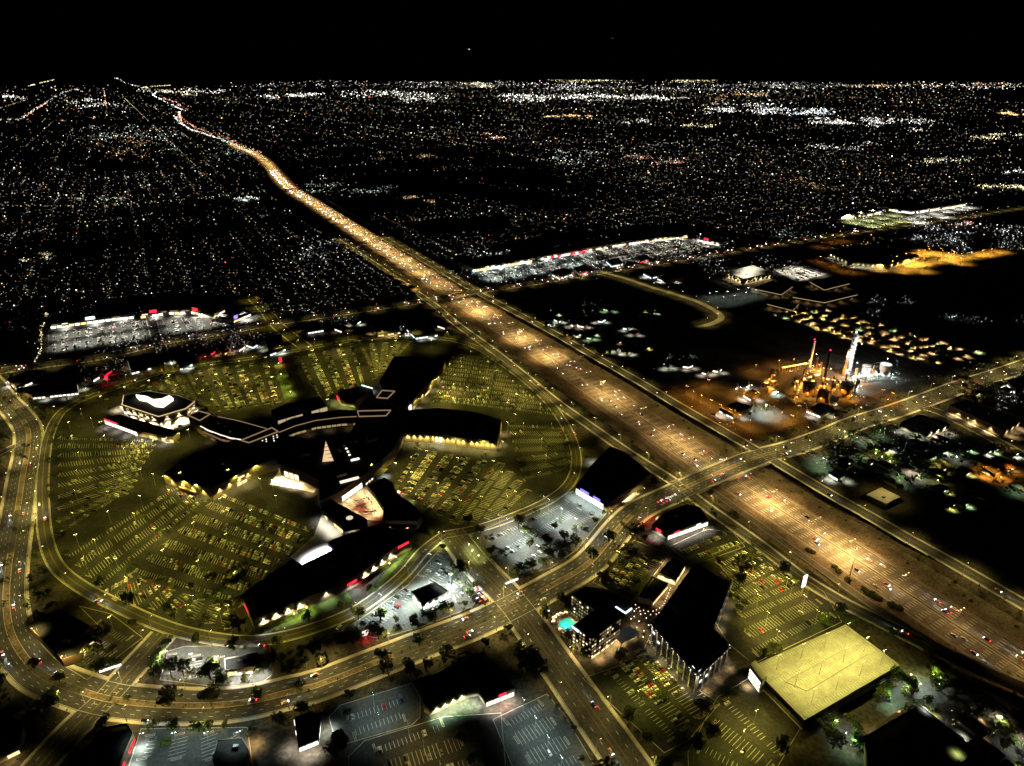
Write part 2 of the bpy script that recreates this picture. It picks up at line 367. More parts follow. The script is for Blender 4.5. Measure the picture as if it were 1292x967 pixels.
road('avenue', [(-60, 478), (0, 468), (60, 460), (130, 450), (215, 430), (290, 418), (345, 408), (440, 394), (540, 379), (575, 373), (610, 367), (650, 361), (720, 350), (775, 341), (850, 329), (960, 311), (1050, 297), (1200, 275), (1330, 256)], 24, 2.2, 4, step=14)
road('side_street', [(320, 377), (335, 392), (347, 408), (366, 424), (388, 440)], 20, 1.6, 2)
road('shop_drive', [(190, 399), (197, 426), (201, 432), (208, 455), (212, 468)], 14, 1.6, 2)
road('lower_street', [(207, 800), (165, 846), (135, 880), (95, 917), (48, 968), (10, 1010)], 20, 2.2, 4)
road('curving_drive', [(758, 343), (790, 352), (820, 362), (850, 371), (880, 381), (902, 392), (910, 401), (898, 409), (872, 414)], 12, 0, 2, marks=False, m=concrete)
road('overpass_street', [(120, 272), (250, 250), (340, 241), (393, 237), (490, 226), (640, 208)], 18, 0, 2, step=30, marks=False)
road('warehouse_drive', [(1155, 512), (1185, 520), (1230, 542), (1292, 575), (1340, 602)], 14, 2, 2)
road('west_lane', [(-20, 582), (8, 568), (26, 560)], 9, 1.5, 2)
# raised median islands of the boulevard, planted gravel with kerbs
for k, (a, b) in enumerate(((30, 58), (66, 86), (92, 118), (132, 150), (158, 176))):
    sg = bl_path[a:b]; lg = bl_lat[a:b]; 
    if len(sg) < 3: continue
    mb = MB(); strip(mb, sg, lg, -2.2, 2.2, .34); strip(mb, sg, lg, -2.2, -2.19, .34)
    isl = structure(mb, 'median_island', dirt)
    mb = MB(); strip(mb, sg, lg, -2.5, -2.2, .36); strip(mb, sg, lg, 2.2, 2.5, .36); mb.obj('kerb', kerb_m, isl)
# bridges over the freeway
def bridge(a, b, width, label):
    A = G(*a); B = G(*b); d = (B - A); L = d.length; d.normalize(); n = Vector((d.y, -d.x, 0)); c = (A + B) / 2; rz = math.atan2(d.y, d.x)
    e = empty('road_bridge', (c.x, c.y, 0), rz, label, 'bridge')
    m = MB(); m.box((0, 0, -1.5), (L, width + 1.6, 1.5)); m.obj('deck', concrete, e)
    for s in (-1, 1):
        m = MB(); m.box((0, s * (width / 2 + .5), .02), (L, .45, 1.15)); m.obj('parapet', concrete, e)
    for t in (-.26, 0, .26):
        m = MB(); m.box((t * L, 0, -2.3), (1.6, width, .8))
        for y in (-.38, -.13, .13, .38): m.cyl((t * L, y * width, FWZ), .65, .65, -2.3 - FWZ, 10)
        m.obj('pier', concrete, e)
bridge((858, 617.5), (957, 577.5), 29, 'wide concrete road bridge carrying the boulevard over the sunken freeway')
bridge((541, 379), (603, 368), 26, 'concrete road bridge carrying the avenue past the shopping plaza over the freeway')
bridge((338, 241.3), (397, 236.8), 20, 'narrow concrete overpass crossing the freeway near the distant bend')

# ------------------------------------------------------------------ parking lots
LOTZ = [.015]
def lot(name, px, m=asphalt, edge=True):
    pts = ccw([G(x, y) for x, y in px]); LOTZ[0] += .0015
    mb = MB(); mb.face([(p.x, p.y, LOTZ[0]) for p in pts]); o = structure(mb, name, m)
    if edge:
        k = MB(); n = len(pts)
        for i in range(n):
            k.beam((pts[i].x, pts[i].y, .06), (pts[(i + 1) % n].x, pts[(i + 1) % n].y, .06), .35)
        k.obj('kerb', kerb_m, o)
    return o
lot_main = lot('mall_car_park', [(x, y) for x, y in ring_px[:-1]], edge=False)
CARS = []        # (x, y, rz, where)
LAMPS = []       # (kind, light, p, rz, where)
TREES = []       # (p, size, where)
def lerp(a, b, t): return a + (b - a) * t
def stalls(lotobj, q, where, occ, mod=18.5, skew=1, lamps=('lot', 'lot'), lamp_step=44, lmod=2, trees=0.0, pitch=2.75, lw=.27, slen=5.3, ltree=None):
    A, B, Cc, D = [G(*p) for p in q]
    if A.length < 640: lw = .2
    dep = ((D - A).length + (Cc - B).length) / 2; n = max(1, round(dep / mod)); mb = MB(); kb = MB()
    def pt(s, t): return lerp(lerp(A, B, s), lerp(D, Cc, s), t)
    for j in range(n):
        for tb, sg in ((j / n, 1), ((j + 1) / n, -1)):
            a, b = pt(0, tb), pt(1, tb); L = (b - a).length; r = (b - a) / L; nn = Vector((-r.y, r.x, 0))
            if nn.dot(D - A) < 0: nn = -nn
            nn = nn * sg; d = nn * slen + r * (slen * .5 * skew * sg); m = int(L / pitch); hw = r * lw / 2
            for k in range(1, m):
                p = a + r * (k * pitch) + Vector((0, 0, .05))
                if k % 14 in (0,) : continue
                mb.face((p - hw, p + hw, p + d + hw, p + d - hw))
                s = k / m
                if R.random() < occ(s, tb):
                    c = p + r * pitch * .5 + d * .55; CARS.append((c.x, c.y, math.atan2(d.y, d.x) + (math.pi if R.random() < .35 else 0), where))
    for j in range(n + 1):
        a, b = pt(0, j / n), pt(1, j / n); r = (b - a).normalized(); L = (b - a).length
        if lamps and j % lmod == (1 % lmod if n > 2 else 0):
            k = max(1, round(L / lamp_step))
            for i in range(k):
                p = lerp(a, b, (i + .5) / k); LAMPS.append((lamps[0], lamps[1], p, math.atan2(r.y, r.x) + math.pi / 2, where))
        for e in (a, b):         # end islands with kerbs
            c = e + (r if e is a else -r) * 1.2
            kb.box((c.x, c.y, .03), (1.5, 6.4, .12), math.atan2(r.y, r.x)); kb.box((c.x, c.y, .15), (.9, 5.6, .04), math.atan2(r.y, r.x), mi=1)
            if R.random() < trees: TREES.append((Vector((c.x, c.y, .1)), R.uniform(.7, 1.15), where))
        if trees:
            k = int(L / 30)
            for i in range(k):
                if R.random() < trees * .6: p = lerp(a, b, (i + .2) / k); TREES.append((Vector((p.x, p.y, .05)), R.uniform(.6, 1.1), where))
    tag(mb.obj('bay_markings', paint, lotobj), kind='stuff'); tag(kb.obj('end_islands', [kerb_m, dirt], lotobj), kind='stuff')
W1 = 'the mall car park along the curving boulevard'; W2 = 'the crowded car park behind the wall-lamp store'
W3 = 'the mall car park nearest the shops avenue'; W4 = 'the mall car park facing the freeway'
W5 = 'the car park before the floodlit yellow store'; W6 = 'the office car park beside the hotel'
W7 = 'the yellow-lit office car park by the service road'; W8 = 'the car park beside the low parking garage'; W9 = 'the white-lit shop car park with many trees'
W10 = 'the white-lit lot around the small restaurant'; W11 = 'the corner car park of the strip shops'; W12 = 'the dim car park behind the hotel'
stalls(lot_main, [(74, 552), (200, 556), (160, 622), (72, 676)], W1, lambda s, t: .10 + .3 * s * s, skew=1, trees=.7)
stalls(lot_main, [(84, 702), (226, 612), (258, 632), (124, 742)], W1, lambda s, t: .10 + .2 * (s > .7), skew=-1, trees=.7)
stalls(lot_main, [(278, 622), (394, 668), (306, 764), (166, 722)], W2, lambda s, t: min(.92, .2 + .85 * s) * (1 - .4 * t), skew=1, trees=.7, lmod=2)
stalls(lot_main, [(120, 752), (166, 726), (292, 768), (288, 794)], W2, lambda s, t: .05 + .5 * s, skew=-1, trees=.7)
stalls(lot_main, [(248, 468), (275, 520), (352, 508), (335, 456)], W3, lambda s, t: .2 + .6 * s * (.4 + .6 * t), skew=0, trees=.7)
stalls(lot_main, [(165, 490), (185, 494), (262, 512), (240, 470)], W3, lambda s, t: .12, skew=0, lamps=('lot', 'lotdim'))
stalls(lot_main, [(374, 450), (402, 506), (462, 490), (446, 436)], W3, lambda s, t: .25 + .6 * s, skew=0, trees=.7)
stalls(lot_main, [(452, 434), (474, 478), (490, 462), (520, 431)], W3, lambda s, t: .05, skew=0)
stalls(lot_main, [(572, 446), (612, 452), (702, 524), (546, 506)], W4, lambda s, t: .08 + .4 * (t > .7) * (1 - s), skew=1, trees=.7)
stalls(lot_main, [(640, 536), (712, 540), (722, 592), (660, 606)], W4, lambda s, t: .04, skew=1, trees=.7)
stalls(lot_main, [(528, 566), (496, 616), (570, 660), (632, 584)], W5, lambda s, t: .55 - .4 * (t > .8), skew=0, trees=.7)
stalls(lot_main, [(634, 584), (575, 662), (632, 652), (668, 618)], W5, lambda s, t: .02, skew=0)
for x, y in ((105, 528), (130, 512), (160, 500), (118, 540), (90, 545), (215, 486), (230, 610), (250, 626), (180, 640), (140, 660), (100, 690), (350, 640), (330, 618), (290, 606), (400, 470), (500, 440), (545, 440), (590, 500), (640, 520), (560, 500), (650, 560), (680, 610), (640, 640), (520, 590), (470, 480), (140, 720), (110, 718), (240, 780), (280, 786)): LAMPS.append(('lot', 'lotdim', G(x, y), R.random() * 3, 'the drives around the mall car park'))
for x, y in ((210, 615), (235, 622), (300, 615), (325, 602), (345, 620), (540, 565), (575, 567), (610, 570), (530, 515), (550, 490), (568, 470), (470, 600), (500, 598), (130, 545), (240, 555), (190, 585), (212, 566), (180, 606), (196, 612), (228, 560), (170, 572), (425, 482), (415, 516), (556, 508), (640, 545), (634, 570), (455, 470), (300, 520), (270, 516), (345, 512), (650, 535)): LAMPS.append(('lot', 'lotdim', G(x, y), R.random() * 3, 'the drives close to the mall walls'))  # lamps added to fill the dark ground beside the mall walls
for _ in range(45):
    g_ = G(R.uniform(95, 240), R.uniform(470, 545)); CARS.append((g_.x, g_.y, R.choice((.5, 2.07)) + R.uniform(-.2, .2), W1))
off_lot = lot('office_car_park', [(735, 856), (806, 832), (822, 800), (880, 870), (908, 888), (868, 935), (838, 950)], asphalt)
stalls(off_lot, [(765, 848), (848, 935), (905, 893), (822, 806)], W6, lambda s, t: (.75 if .18 < t < .9 else .3) * (1 - .75 * (s > .62)), mod=17, skew=0, trees=.3, lamps=('lot', 'lot'), lmod=1, lamp_step=52)
ne_lot = lot('office_yellow_car_park', [(898, 700), (945, 682), (1040, 748), (1062, 785), (950, 838), (922, 815), (905, 790), (925, 735)], asphalt)
stalls(ne_lot, [(905, 712), (950, 688), (1010, 738), (930, 770)], W7, lambda s, t: .24, mod=16, skew=0, trees=.55, lamps=('lot', 'lot'), lmod=1)
stalls(ne_lot, [(932, 776), (1018, 742), (1052, 776), (952, 826)], W7, lambda s, t: .02, mod=16, skew=0, trees=.2, lamps=('lot', 'lot'), lmod=1)
se_lot = lot('garage_car_park', [(905, 880), (945, 856), (1012, 915), (968, 990), (870, 1000), (868, 950)], asphalt)
stalls(se_lot, [(915, 880), (990, 952), (960, 990), (880, 945)], W8, lambda s, t: .05, mod=18, skew=0, trees=.5, lamps=('lot', 'lot'), lmod=1)
k_lot = lot('tree_car_park', [(592, 676), (724, 620), (768, 644), (728, 694), (696, 716), (640, 733)], asphalt_new)
stalls(k_lot, [(612, 682), (716, 632), (748, 652), (652, 722)], W9, lambda s, t: .10 * (s < .3) + .015, mod=20, skew=0, trees=.75, lamps=('lotw', 'white'), lmod=1, lamp_step=50)
l_lot = lot('restaurant_car_park', [(430, 797), (460, 778), (515, 738), (552, 696), (565, 698), (604, 752), (596, 766), (530, 792), (480, 806)], asphalt_new)
stalls(l_lot, [(448, 790), (512, 742), (522, 752), (470, 800)], W10, lambda s, t: .3, mod=18, skew=0, lamps=('lotw', 'white'), lmod=1)
stalls(l_lot, [(530, 728), (556, 700), (592, 750), (572, 758)], W10, lambda s, t: .2, mod=18, skew=0, lamps=('lotw', 'white'), lmod=1)
m_lot = lot('corner_car_park', [(202, 858), (212, 822), (232, 816), (340, 814), (345, 850), (330, 862), (282, 868)], asphalt_new)
stalls(m_lot, [(208, 852), (218, 824), (278, 828), (276, 862)], 'the pale lot inside the bend of the boulevard', lambda s, t: .1, mod=20, skew=0, lamps=('lotw', 'neutral'), lmod=1)
n_lot = lot('blue_lit_car_park', [(160, 975), (178, 920), (312, 918), (320, 975)], asphalt_new)
stalls(n_lot, [(178, 960), (190, 926), (300, 922), (310, 960)], 'the blue-lit lot outside the boulevard bend', lambda s, t: .04, mod=19, skew=0, trees=.4, lamps=('lotw', 'whitedim'), lmod=1, lamp_step=55)
o_lot = lot('teal_lit_car_park', [(415, 905), (430, 890), (520, 862), (530, 880), (530, 905), (520, 915), (425, 942)], asphalt_new)
stalls(o_lot, [(436, 904), (508, 880), (512, 905), (445, 930)], 'the teal-lit lot beside the round-ended shop', lambda s, t: .04, mod=19, skew=0, trees=.1, lamps=('lotw', 'whitedim'), lmod=1)
p_lot = lot('brown_lit_car_park', [(440, 955), (460, 935), (560, 905), (632, 900), (640, 990), (440, 1000)], asphalt)
stalls(p_lot, [(470, 945), (560, 912), (610, 960), (500, 1000)], 'the brown-lit lot beside the round-ended shop', lambda s, t: .10, mod=19, skew=0, trees=.35, lamps=('lotn', 'streetdim'), lmod=1)
q_lot = lot('grey_car_park', [(622, 908), (690, 876), (712, 902), (755, 975), (660, 1000)], asphalt_new)
stalls(q_lot, [(636, 912), (684, 886), (735, 960), (680, 985)], 'the grey lot facing the red shop sign', lambda s, t: .04, mod=18, skew=0, trees=.25, lamps=('lotw', 'whitedim'), lmod=1)
u_lot = lot('hotel_side_car_park', [(748, 735), (800, 682), (845, 700), (818, 735), (800, 758), (785, 752)], asphalt)
stalls(u_lot, [(760, 735), (796, 690), (832, 708), (792, 748)], W12, lambda s, t: .5, mod=17, skew=0, trees=.4, lamps=('lot', 'lotdim'), lmod=2, lamp_step=60)
v_lot = lot('strip_shop_car_park', [(845, 690), (892, 668), (925, 672), (940, 690), (890, 708), (870, 712)], asphalt)
stalls(v_lot, [(858, 696), (915, 672), (932, 688), (880, 706)], W11, lambda s, t: .6, mod=17, skew=0, trees=.3, lamps=('lot', 'lotdim'), lmod=2)
e_lot = lot('dark_store_car_park', [(100, 765), (140, 775), (180, 805), (110, 858), (80, 840), (118, 815), (125, 790)], asphalt)
stalls(e_lot, [(122, 785), (165, 806), (122, 846), (98, 832)], 'the dim lot around the dark corner store', lambda s, t: .1, mod=18, skew=0, trees=.5, lamps=('lot', 'lotdim'))
ul_lot = lot('far_shops_car_park', [(62, 415), (190, 400), (262, 400), (330, 395), (338, 402), (210, 424), (60, 450)], asphalt_new)
stalls(ul_lot, [(66, 420), (66, 446), (186, 428), (184, 402)], 'the bright shop lot beyond the avenue', lambda s, t: .3, skew=0, lamps=('lotn', 'neutral'), lamp_step=50, lmod=2)
stalls(ul_lot, [(204, 402), (210, 422), (318, 406), (300, 398)], 'the bright shop lot beyond the avenue', lambda s, t: .25, skew=0, lamps=('lotn', 'neutral'), lamp_step=50, lmod=2)
pz_lot = lot('plaza_car_park', [(572, 335), (600, 340), (760, 312), (775, 335), (610, 360)], asphalt_new)
stalls(pz_lot, [(604, 342), (618, 357), (758, 334), (740, 318)], 'the cool-lit plaza lot next to the freeway', lambda s, t: .4, skew=0, lamps=('lotw', 'white'), lamp_step=60, lmod=3)
pz2 = lot('second_plaza_car_park', [(745, 315), (860, 300), (905, 304), (915, 315), (800, 336), (775, 332)], asphalt_new)
stalls(pz2, [(756, 316), (784, 332), (905, 312), (880, 301)], 'the far plaza lot before the lit shop row', lambda s, t: .5, skew=0, lamps=('lotn', 'neutral'), lamp_step=60, lmod=3)

# ------------------------------------------------------------------ buildings
def rooftop_unit_mesh():
    m = MB(); m.box((0, 0, 0), (3.2, 2.2, 1.5)); m.box((.5, 0, 1.5), (1.4, 1.4, .35), taper=.8); return m.mesh('rooftop_unit', metal_g)
RU = rooftop_unit_mesh()
class Building:
    def __init__(s, name, label, cat, h, px, wall=stucco, group=None, units=3, ground_trace=False, base=0.0, parapet=.8, roof=roof_m):
        s.h = h
        pts = ccw([G(x, y, 0 if ground_trace else h) for x, y in px]); s.p = [Vector((p.x, p.y, 0)) for p in pts]
        c = sum(s.p, Vector()) / len(s.p); s.c = c
        s.e = empty(name, (c.x, c.y, base), 0, label, cat, group); s.base = base
        L = [p - c for p in s.p]; s.L = L
        m = MB(); m.prism(L, 0, h, top=False)
        # parapet top ring and inner face
        n = len(L); inn = []
        for i in range(n):
            d0 = (L[i] - L[i - 1]).normalized(); d1 = (L[(i + 1) % n] - L[i]).normalized()
            n0 = Vector((-d0.y, d0.x, 0)); n1 = Vector((-d1.y, d1.x, 0)); b = n0 + n1; b = b / max(b.dot(n1), .35); inn.append(L[i] + b * .35)
        s.inn = inn
        for i in range(n):
            j = (i + 1) % n; u = Vector((0, 0, h)); q = Vector((0, 0, h - parapet))
            m.face((L[i] + u, L[j] + u, inn[j] + u, inn[i] + u)); m.face((inn[i] + u, inn[j] + u, inn[j] + q, inn[i] + q))
        m.obj('wall', wall, s.e)
        r = MB(); r.face([(p.x, p.y, h - parapet + .02) for p in inn]); s.roof = r.obj('roof', roof, s.e)
        for k in range(units):
            a = R.random() * 6.28; t = R.uniform(.05, .45); v = L[R.randrange(n)] * t
            put('rooftop_unit', RU, s.roof, (v.x, v.y, h - parapet + .03), R.choice((0.0, .5, 1.1)))
    def edge(s, a, b):
        """wall line between the two traced corners nearest to the given photo points"""
        A = G(a[0], a[1], s.h); B = G(b[0], b[1], s.h); A.z = B.z = 0
        best = min(range(len(s.p)), key=lambda i: (lerp(s.p[i], s.p[(i + 1) % len(s.p)], .5) - (A + B) / 2).length)
        return s.L[best], s.L[(best + 1) % len(s.L)]
    def _dir(s, A, B):
        d = (B - A).normalized(); return d, Vector((d.y, -d.x, 0))
    def shopfront(s, A, B, z0, z1, m, bay=8.0, gap=.8, skip=0.0, name='shop_window', t0=0.0, t1=1.0, alt=None, out=.12):
        d, nrm = s._dir(A, B); A2 = lerp(A, B, t0); B2 = lerp(A, B, t1); L = (B2 - A2).length; n = max(1, int(L / bay)); bw = L / n
        for k in range(n):
            if R.random() < skip: continue
            c = A2 + d * ((k + .5) * bw) + nrm * out; o = MB(); hw = d * (bw - gap) / 2
            o.face((c - hw + Vector((0, 0, z0)), c + hw + Vector((0, 0, z0)), c + hw + Vector((0, 0, z1)), c - hw + Vector((0, 0, z1))))
            o.obj(name, alt if alt and R.random() < .4 else m, s.e)
    def canopy(s, A, B, z, depth, m=concrete, t0=0.0, t1=1.0):
        d, nrm = s._dir(A, B); A2 = lerp(A, B, t0); B2 = lerp(A, B, t1); c = (A2 + B2) / 2 + nrm * (depth / 2 + .05); o = MB()
        o.box((c.x, c.y, z), ((B2 - A2).length, depth, .5), math.atan2(d.y, d.x)); return o.obj('canopy', m, s.e)
    def wall_lamps(s, A, B, n, z, key='wallw', out=.6, glass=None, t0=.06, t1=.94):
        d, nrm = s._dir(A, B)
        for k in range(n):
            p = lerp(A, B, lerp(t0, t1, (k + .5) / n)) + nrm * out; o = MB(); o.box((p.x, p.y, z), (.8, .5, .3), math.atan2(d.y, d.x)); o.octa((p.x, p.y, z - .1), .38, mi=1)
            o.obj('wall_lamp', [metal_d, glass or E_lot], s.e); q = p + nrm * .3
            bulb(key, (q.x, q.y, z - .5), s.e, (nrm.x * .15 - 0, nrm.y * .15, -1))
    def pt_lights(s, A, B, n, z, key, out=4.0, t0=0.0, t1=1.0):  # added lights without fittings, in place of light from windows and signs
        d, nrm = s._dir(A, B)
        for k in range(n):
            p = lerp(A, B, lerp(t0, t1, (k + .5) / n)) + nrm * out; bulb(key + '_d', (p.x, p.y, z + 1.6), s.e)
    def sign(s, A, B, t0, t1, z0, z1, m):
        d, nrm = s._dir(A, B); a = lerp(A, B, t0) + nrm * .3; b = lerp(A, B, t1) + nrm * .3; o = MB(); c = (a + b) / 2
        o.box((c.x, c.y, z0), ((b - a).length, .3, z1 - z0), math.atan2(d.y, d.x)); return o.obj('lit_sign', m, s.e)
    def trim(s, px, m, wd=.5, dz=.25, name='lit_roof_edge', close=True):
        pts = [G(x, y, s.h) - s.c for x, y in px]; o = MB(); n = len(pts)
        for i in range(n if close else n - 1):
            a, b = pts[i], pts[(i + 1) % n]; o.beam((a.x, a.y, s.h + dz), (b.x, b.y, s.h + dz), wd)
        return o.obj(name, m, s.e)
    def windows(s, A, B, floors, bays, z0, fh, ww, wh, lit=.3, litm=None, darkm=glass_d, out=.1, alt=None):
        d, nrm = s._dir(A, B); L = (B - A).length; cache = {}
        for f in range(floors):
            for k in range(bays):
                c = A + d * (L * (k + .5) / bays) + nrm * out; z = z0 + f * fh; m = darkm
                if R.random() < lit: m = litm or E_win
                elif alt and R.random() < .5: m = alt
                o = MB(); hw = d * ww / 2
                o.face((c - hw + Vector((0, 0, z)), c + hw + Vector((0, 0, z)), c + hw + Vector((0, 0, z + wh)), c - hw + Vector((0, 0, z + wh))))
                o.obj('window', m, s.e)
GOLD = emis('gold_cove_light', (1, .72, .34), .5); WARMTRIM = emis('warm_edge_light', (1, .66, .36), .16); BRIGHTTRIM = emis('white_edge_light', (1, .86, .68), .9)
# -- the long south store with wall lamps
B = Building('department_store', 'long black-roofed store with a row of wall lamps facing the ring road', 'store', 11, [(304, 750), (336, 727), (369, 705), (381, 713), (422, 693), (413, 684), (432, 676), (482, 660), (519, 680), (500, 690), (451, 725), (432, 736), (389, 753), (319, 782)], units=5)
a, b = B.edge((319, 782), (389, 753)); B.wall_lamps(a, b, 4, 8.2); B.canopy(a, b, 4.2, 3, stucco_b, .05, .95)
for t in (.28, .52, .75):
    p = lerp(a, b, t); o = MB(); d, nn = B._dir(a, b); q = p + nn * .8; o.box((q.x, q.y, 0), (1.6, 1.6, 9.5), math.atan2(d.y, d.x)); o.obj('pilaster', stucco, B.e)
a, b = B.edge((389, 753), (432, 736)); B.wall_lamps(a, b, 1, 8.2)
a, b = B.edge((451, 725), (500, 690)); B.wall_lamps(a, b, 4, 8.2); B.canopy(a, b, 4.2, 2.5, stucco_b, .05, .95)
a, b = B.edge((432, 736), (451, 725)); B.pt_lights(a, b, 1, 5, 'p_cool', 6); B.sign(a, b, .3, .9, 5, 7, E_red); B.pt_lights(a, b, 1, 4, 'p_red', 4, .8, 1.0)
a, b = B.edge((500, 690), (519, 680)); B.sign(a, b, .1, .8, 8, 10, E_red); B.pt_lights(a, b, 1, 5, 'p_yg', 7)
a, b = B.edge((319, 782), (304, 750)); B.sign(a, b, .3, .55, 6, 8.5, E_red)
a, b = B.edge((381, 713), (422, 693)); B.sign(a, b, .02, .95, 5.6, 7.4, E_blue); B.shopfront(a, b, .3, 4.6, E_shopc, 6); B.pt_lights(a, b, 3, 6, 'p_bright', 10, -.05, .6); B.pt_lights(a, b, 2, 5, 'p_blue', 2.2, .1, .9)
# -- west store
B = Building('department_store', 'black-roofed corner store with plain tan walls beside the slanting bay rows', 'store', 14, [(206, 598), (243, 572), (296, 555), (345, 561), (352, 578), (320, 588), (266, 617)])
a, b = B.edge((206, 598), (266, 617)); B.wall_lamps(a, b, 4, 9, 'wally'); B.canopy(a, b, 4, 2, stucco_b, .3, .7)
a, b = B.edge((266, 617), (320, 588)); B.wall_lamps(a, b, 4, 9, 'wally'); B.shopfront(a, b, .3, 3.6, E_shopy, 5, t0=.55, t1=.8); B.sign(a, b, .6, .75, 8, 10, E_shopy); B.pt_lights(a, b, 1, 5, 'p_warm', 8, .5, .9)
# -- cinema with floodlit stepped walls
B = Building('cinema', 'cinema with floodlit cream walls and a glowing recess in its roof', 'cinema', 13, [(156, 499), (186, 493), (226, 499), (246, 507), (234, 516), (200, 526), (154, 511)], wall=stucco_w, units=1)
for e in (((154, 511), (200, 526)), ((200, 526), (234, 516)), ((234, 516), (246, 507)), ((154, 511), (156, 499))):
    a, b = B.edge(*e); L = (b - a).length; B.wall_lamps(a, b, max(2, int(L / 12)), 10.5, 'wallwarm', 1.6); B.pt_lights(a, b, max(1, int(L / 16)), 5, 'p_court', 8); B.shopfront(a, b, .4, 3.4, E_shopw, 7, skip=.35)
o = MB(); q = [G(x, y, 13) - B.c for x, y in ((172, 501), (186, 503), (194, 507), (205, 506), (214, 502), (219, 505), (206, 514), (196, 513), (186, 507), (176, 505))]
o.prism([(p.x, p.y, 0) for p in ccw(q)], 12.25, 16.5); o.obj('roof_recess_glow', emis('recess_glow', (1, .90, .68), 1.6), B.e)  # glowing block stands in for the lit roof recess
B.trim([(156, 499), (154, 511), (200, 526), (234, 516), (246, 507)], GOLD, .8, .2, close=False)
# lower stepped forecourt walls
for k, pxs in enumerate(([(160, 522), (186, 531), (214, 532), (236, 522), (222, 526), (196, 530)], [(226, 512), (250, 508), (262, 514), (240, 522)])):
    Building('entrance_pavilion', ('low cream pavilion under the floodlit cinema wall', 'low cream pavilion between the cinema and the mall concourse')[k], 'pavilion', 6, pxs, wall=stucco_w, units=0)
# -- shop row with red sign near the ring road bend
B = Building('shop_row', 'short row of lit shops with a red sign beside the cinema', 'shop', 8, [(131, 528), (152, 523), (196, 536), (226, 545), (218, 552), (172, 543)], units=2)
a, b = B.edge((131, 528), (172, 543)); B.shopfront(a, b, .4, 5, E_shopw, 6); B.sign(a, b, .02, .42, 6.2, 7.9, E_red); B.pt_lights(a, b, 3, 5, 'p_shop', 7)
a, b = B.edge((172, 543), (218, 552)); B.shopfront(a, b, .4, 4, E_shopy, 6, skip=.3); B.pt_lights(a, b, 3, 5, 'p_shop', 6)
# -- mall concourse, its roofs in steps
def curve(pts): return pts
B = Building('mall_concourse', 'curved mall concourse with a white-lit eave and black roof', 'mall', 12, [(241, 529), (262, 524), (300, 531), (338, 542), (304, 556), (278, 550), (255, 540)], units=3)
a, b = B.edge((255, 540), (278, 550)); B.trim([(253, 538), (262, 543), (278, 549), (291, 553), (304, 555)], BRIGHTTRIM, 1.1, -.1, close=False)
for e in (((255, 540), (278, 550)), ((278, 550), (304, 556))): a, b = B.edge(*e); B.shopfront(a, b, 5, 8, emis('dim_brown_wall_light', (1, .55, .25), .12), 7); B.pt_lights(a, b, 1, 4, 'p_dim', 4)  # dim wall light put into glowing panels
a, b = B.edge((262, 524), (300, 531)); B.shopfront(a, b, 7, 9, E_windim, 5, skip=.4)
a, b = B.edge((300, 531), (338, 542)); B.trim([(275, 526), (300, 531), (336, 541)], WARMTRIM, .8, .1, close=False)
B = Building('mall_lantern_tower', 'square black roof pavilion edged with a warm lit band beside the cinema', 'tower', 15, [(237, 524), (251, 519), (265, 523), (252, 531)], units=0)
B.trim([(237, 524), (251, 519), (265, 523), (252, 531)], WARMTRIM, 1.0)
B = Building('mall_lantern_tower', 'long black roof pavilion edged with a warm band above rows of pin lights', 'tower', 16, [(304, 556), (343, 540), (351, 545), (314, 559)], units=0)
B.trim([(304, 556), (343, 540), (351, 545), (314, 559)], WARMTRIM, 1.0)
a, b = B.edge((314, 559), (351, 545)); B.windows(a, b, 3, 8, 6, 3, 1.0, 1.0, .55, emis('pin_light', (1, .88, .8), 2.2), metal_d)
B = Building('mall_wing', 'flat black mall wing with a lit strip of clerestory panels facing the court', 'mall', 12, [(342, 518), (362, 509), (404, 500), (413, 513), (382, 522), (350, 531)], units=3)
a, b = B.edge((350, 531), (382, 522)); B.shopfront(a, b, 6, 11.5, emis('lit_panel', (1, .74, .45), .30), 9)  # emission put into the panels for the lit wall
a, b = B.edge((382, 522), (413, 513)); B.shopfront(a, b, 6, 11.5, MATS['lit_panel'], 9, skip=.3)
B = Building('mall_wing', 'curved black mall roof sweeping round the dim brown court', 'mall', 12, [(352, 546), (372, 538), (398, 531), (430, 527), (452, 526), (452, 518), (430, 517), (398, 521), (368, 528), (346, 538)], units=2)
for e in (((352, 546), (372, 538)), ((372, 538), (398, 531)), ((398, 531), (430, 527)), ((430, 527), (452, 526))):
    a, b = B.edge(*e); B.pt_lights(a, b, 1, 5, 'p_dim', 8); B.shopfront(a, b, .4, 3, E_windim, 6, skip=.4)
B.trim([(352, 546), (372, 538), (398, 531), (430, 527), (450, 526)], WARMTRIM, .8, close=False)
B = Building('mall_lantern_tower', 'wide black roof pavilion with warm edging and dotted pin lights below', 'tower', 16, [(451, 519), (493, 518), (487, 525), (453, 526)], units=0)
B.trim([(451, 519), (493, 518), (487, 525), (453, 526)], WARMTRIM, 1.1)
a, b = B.edge((453, 526), (487, 525)); B.windows(a, b, 3, 8, 5, 3.2, 1.2, 1.1, .5, MATS['pin_light'], metal_d)
B = Building('mall_lantern_tower', 'small square black roof pavilion with warm edging next to the avenue-end store', 'tower', 17, [(475, 502), (482, 493), (498, 494), (489, 503)], units=0)
B.trim([(475, 502), (482, 493), (498, 494), (489, 503)], WARMTRIM, 1.1)
B = Building('mall_wing', 'black mall link between the two warm-edged roof pavilions', 'mall', 11, [(461, 516), (474, 503), (490, 503), (500, 512), (492, 517)], units=1)
a, b = B.edge((461, 516), (474, 503)); B.shopfront(a, b, 5, 10, MATS['lit_panel'], 8)
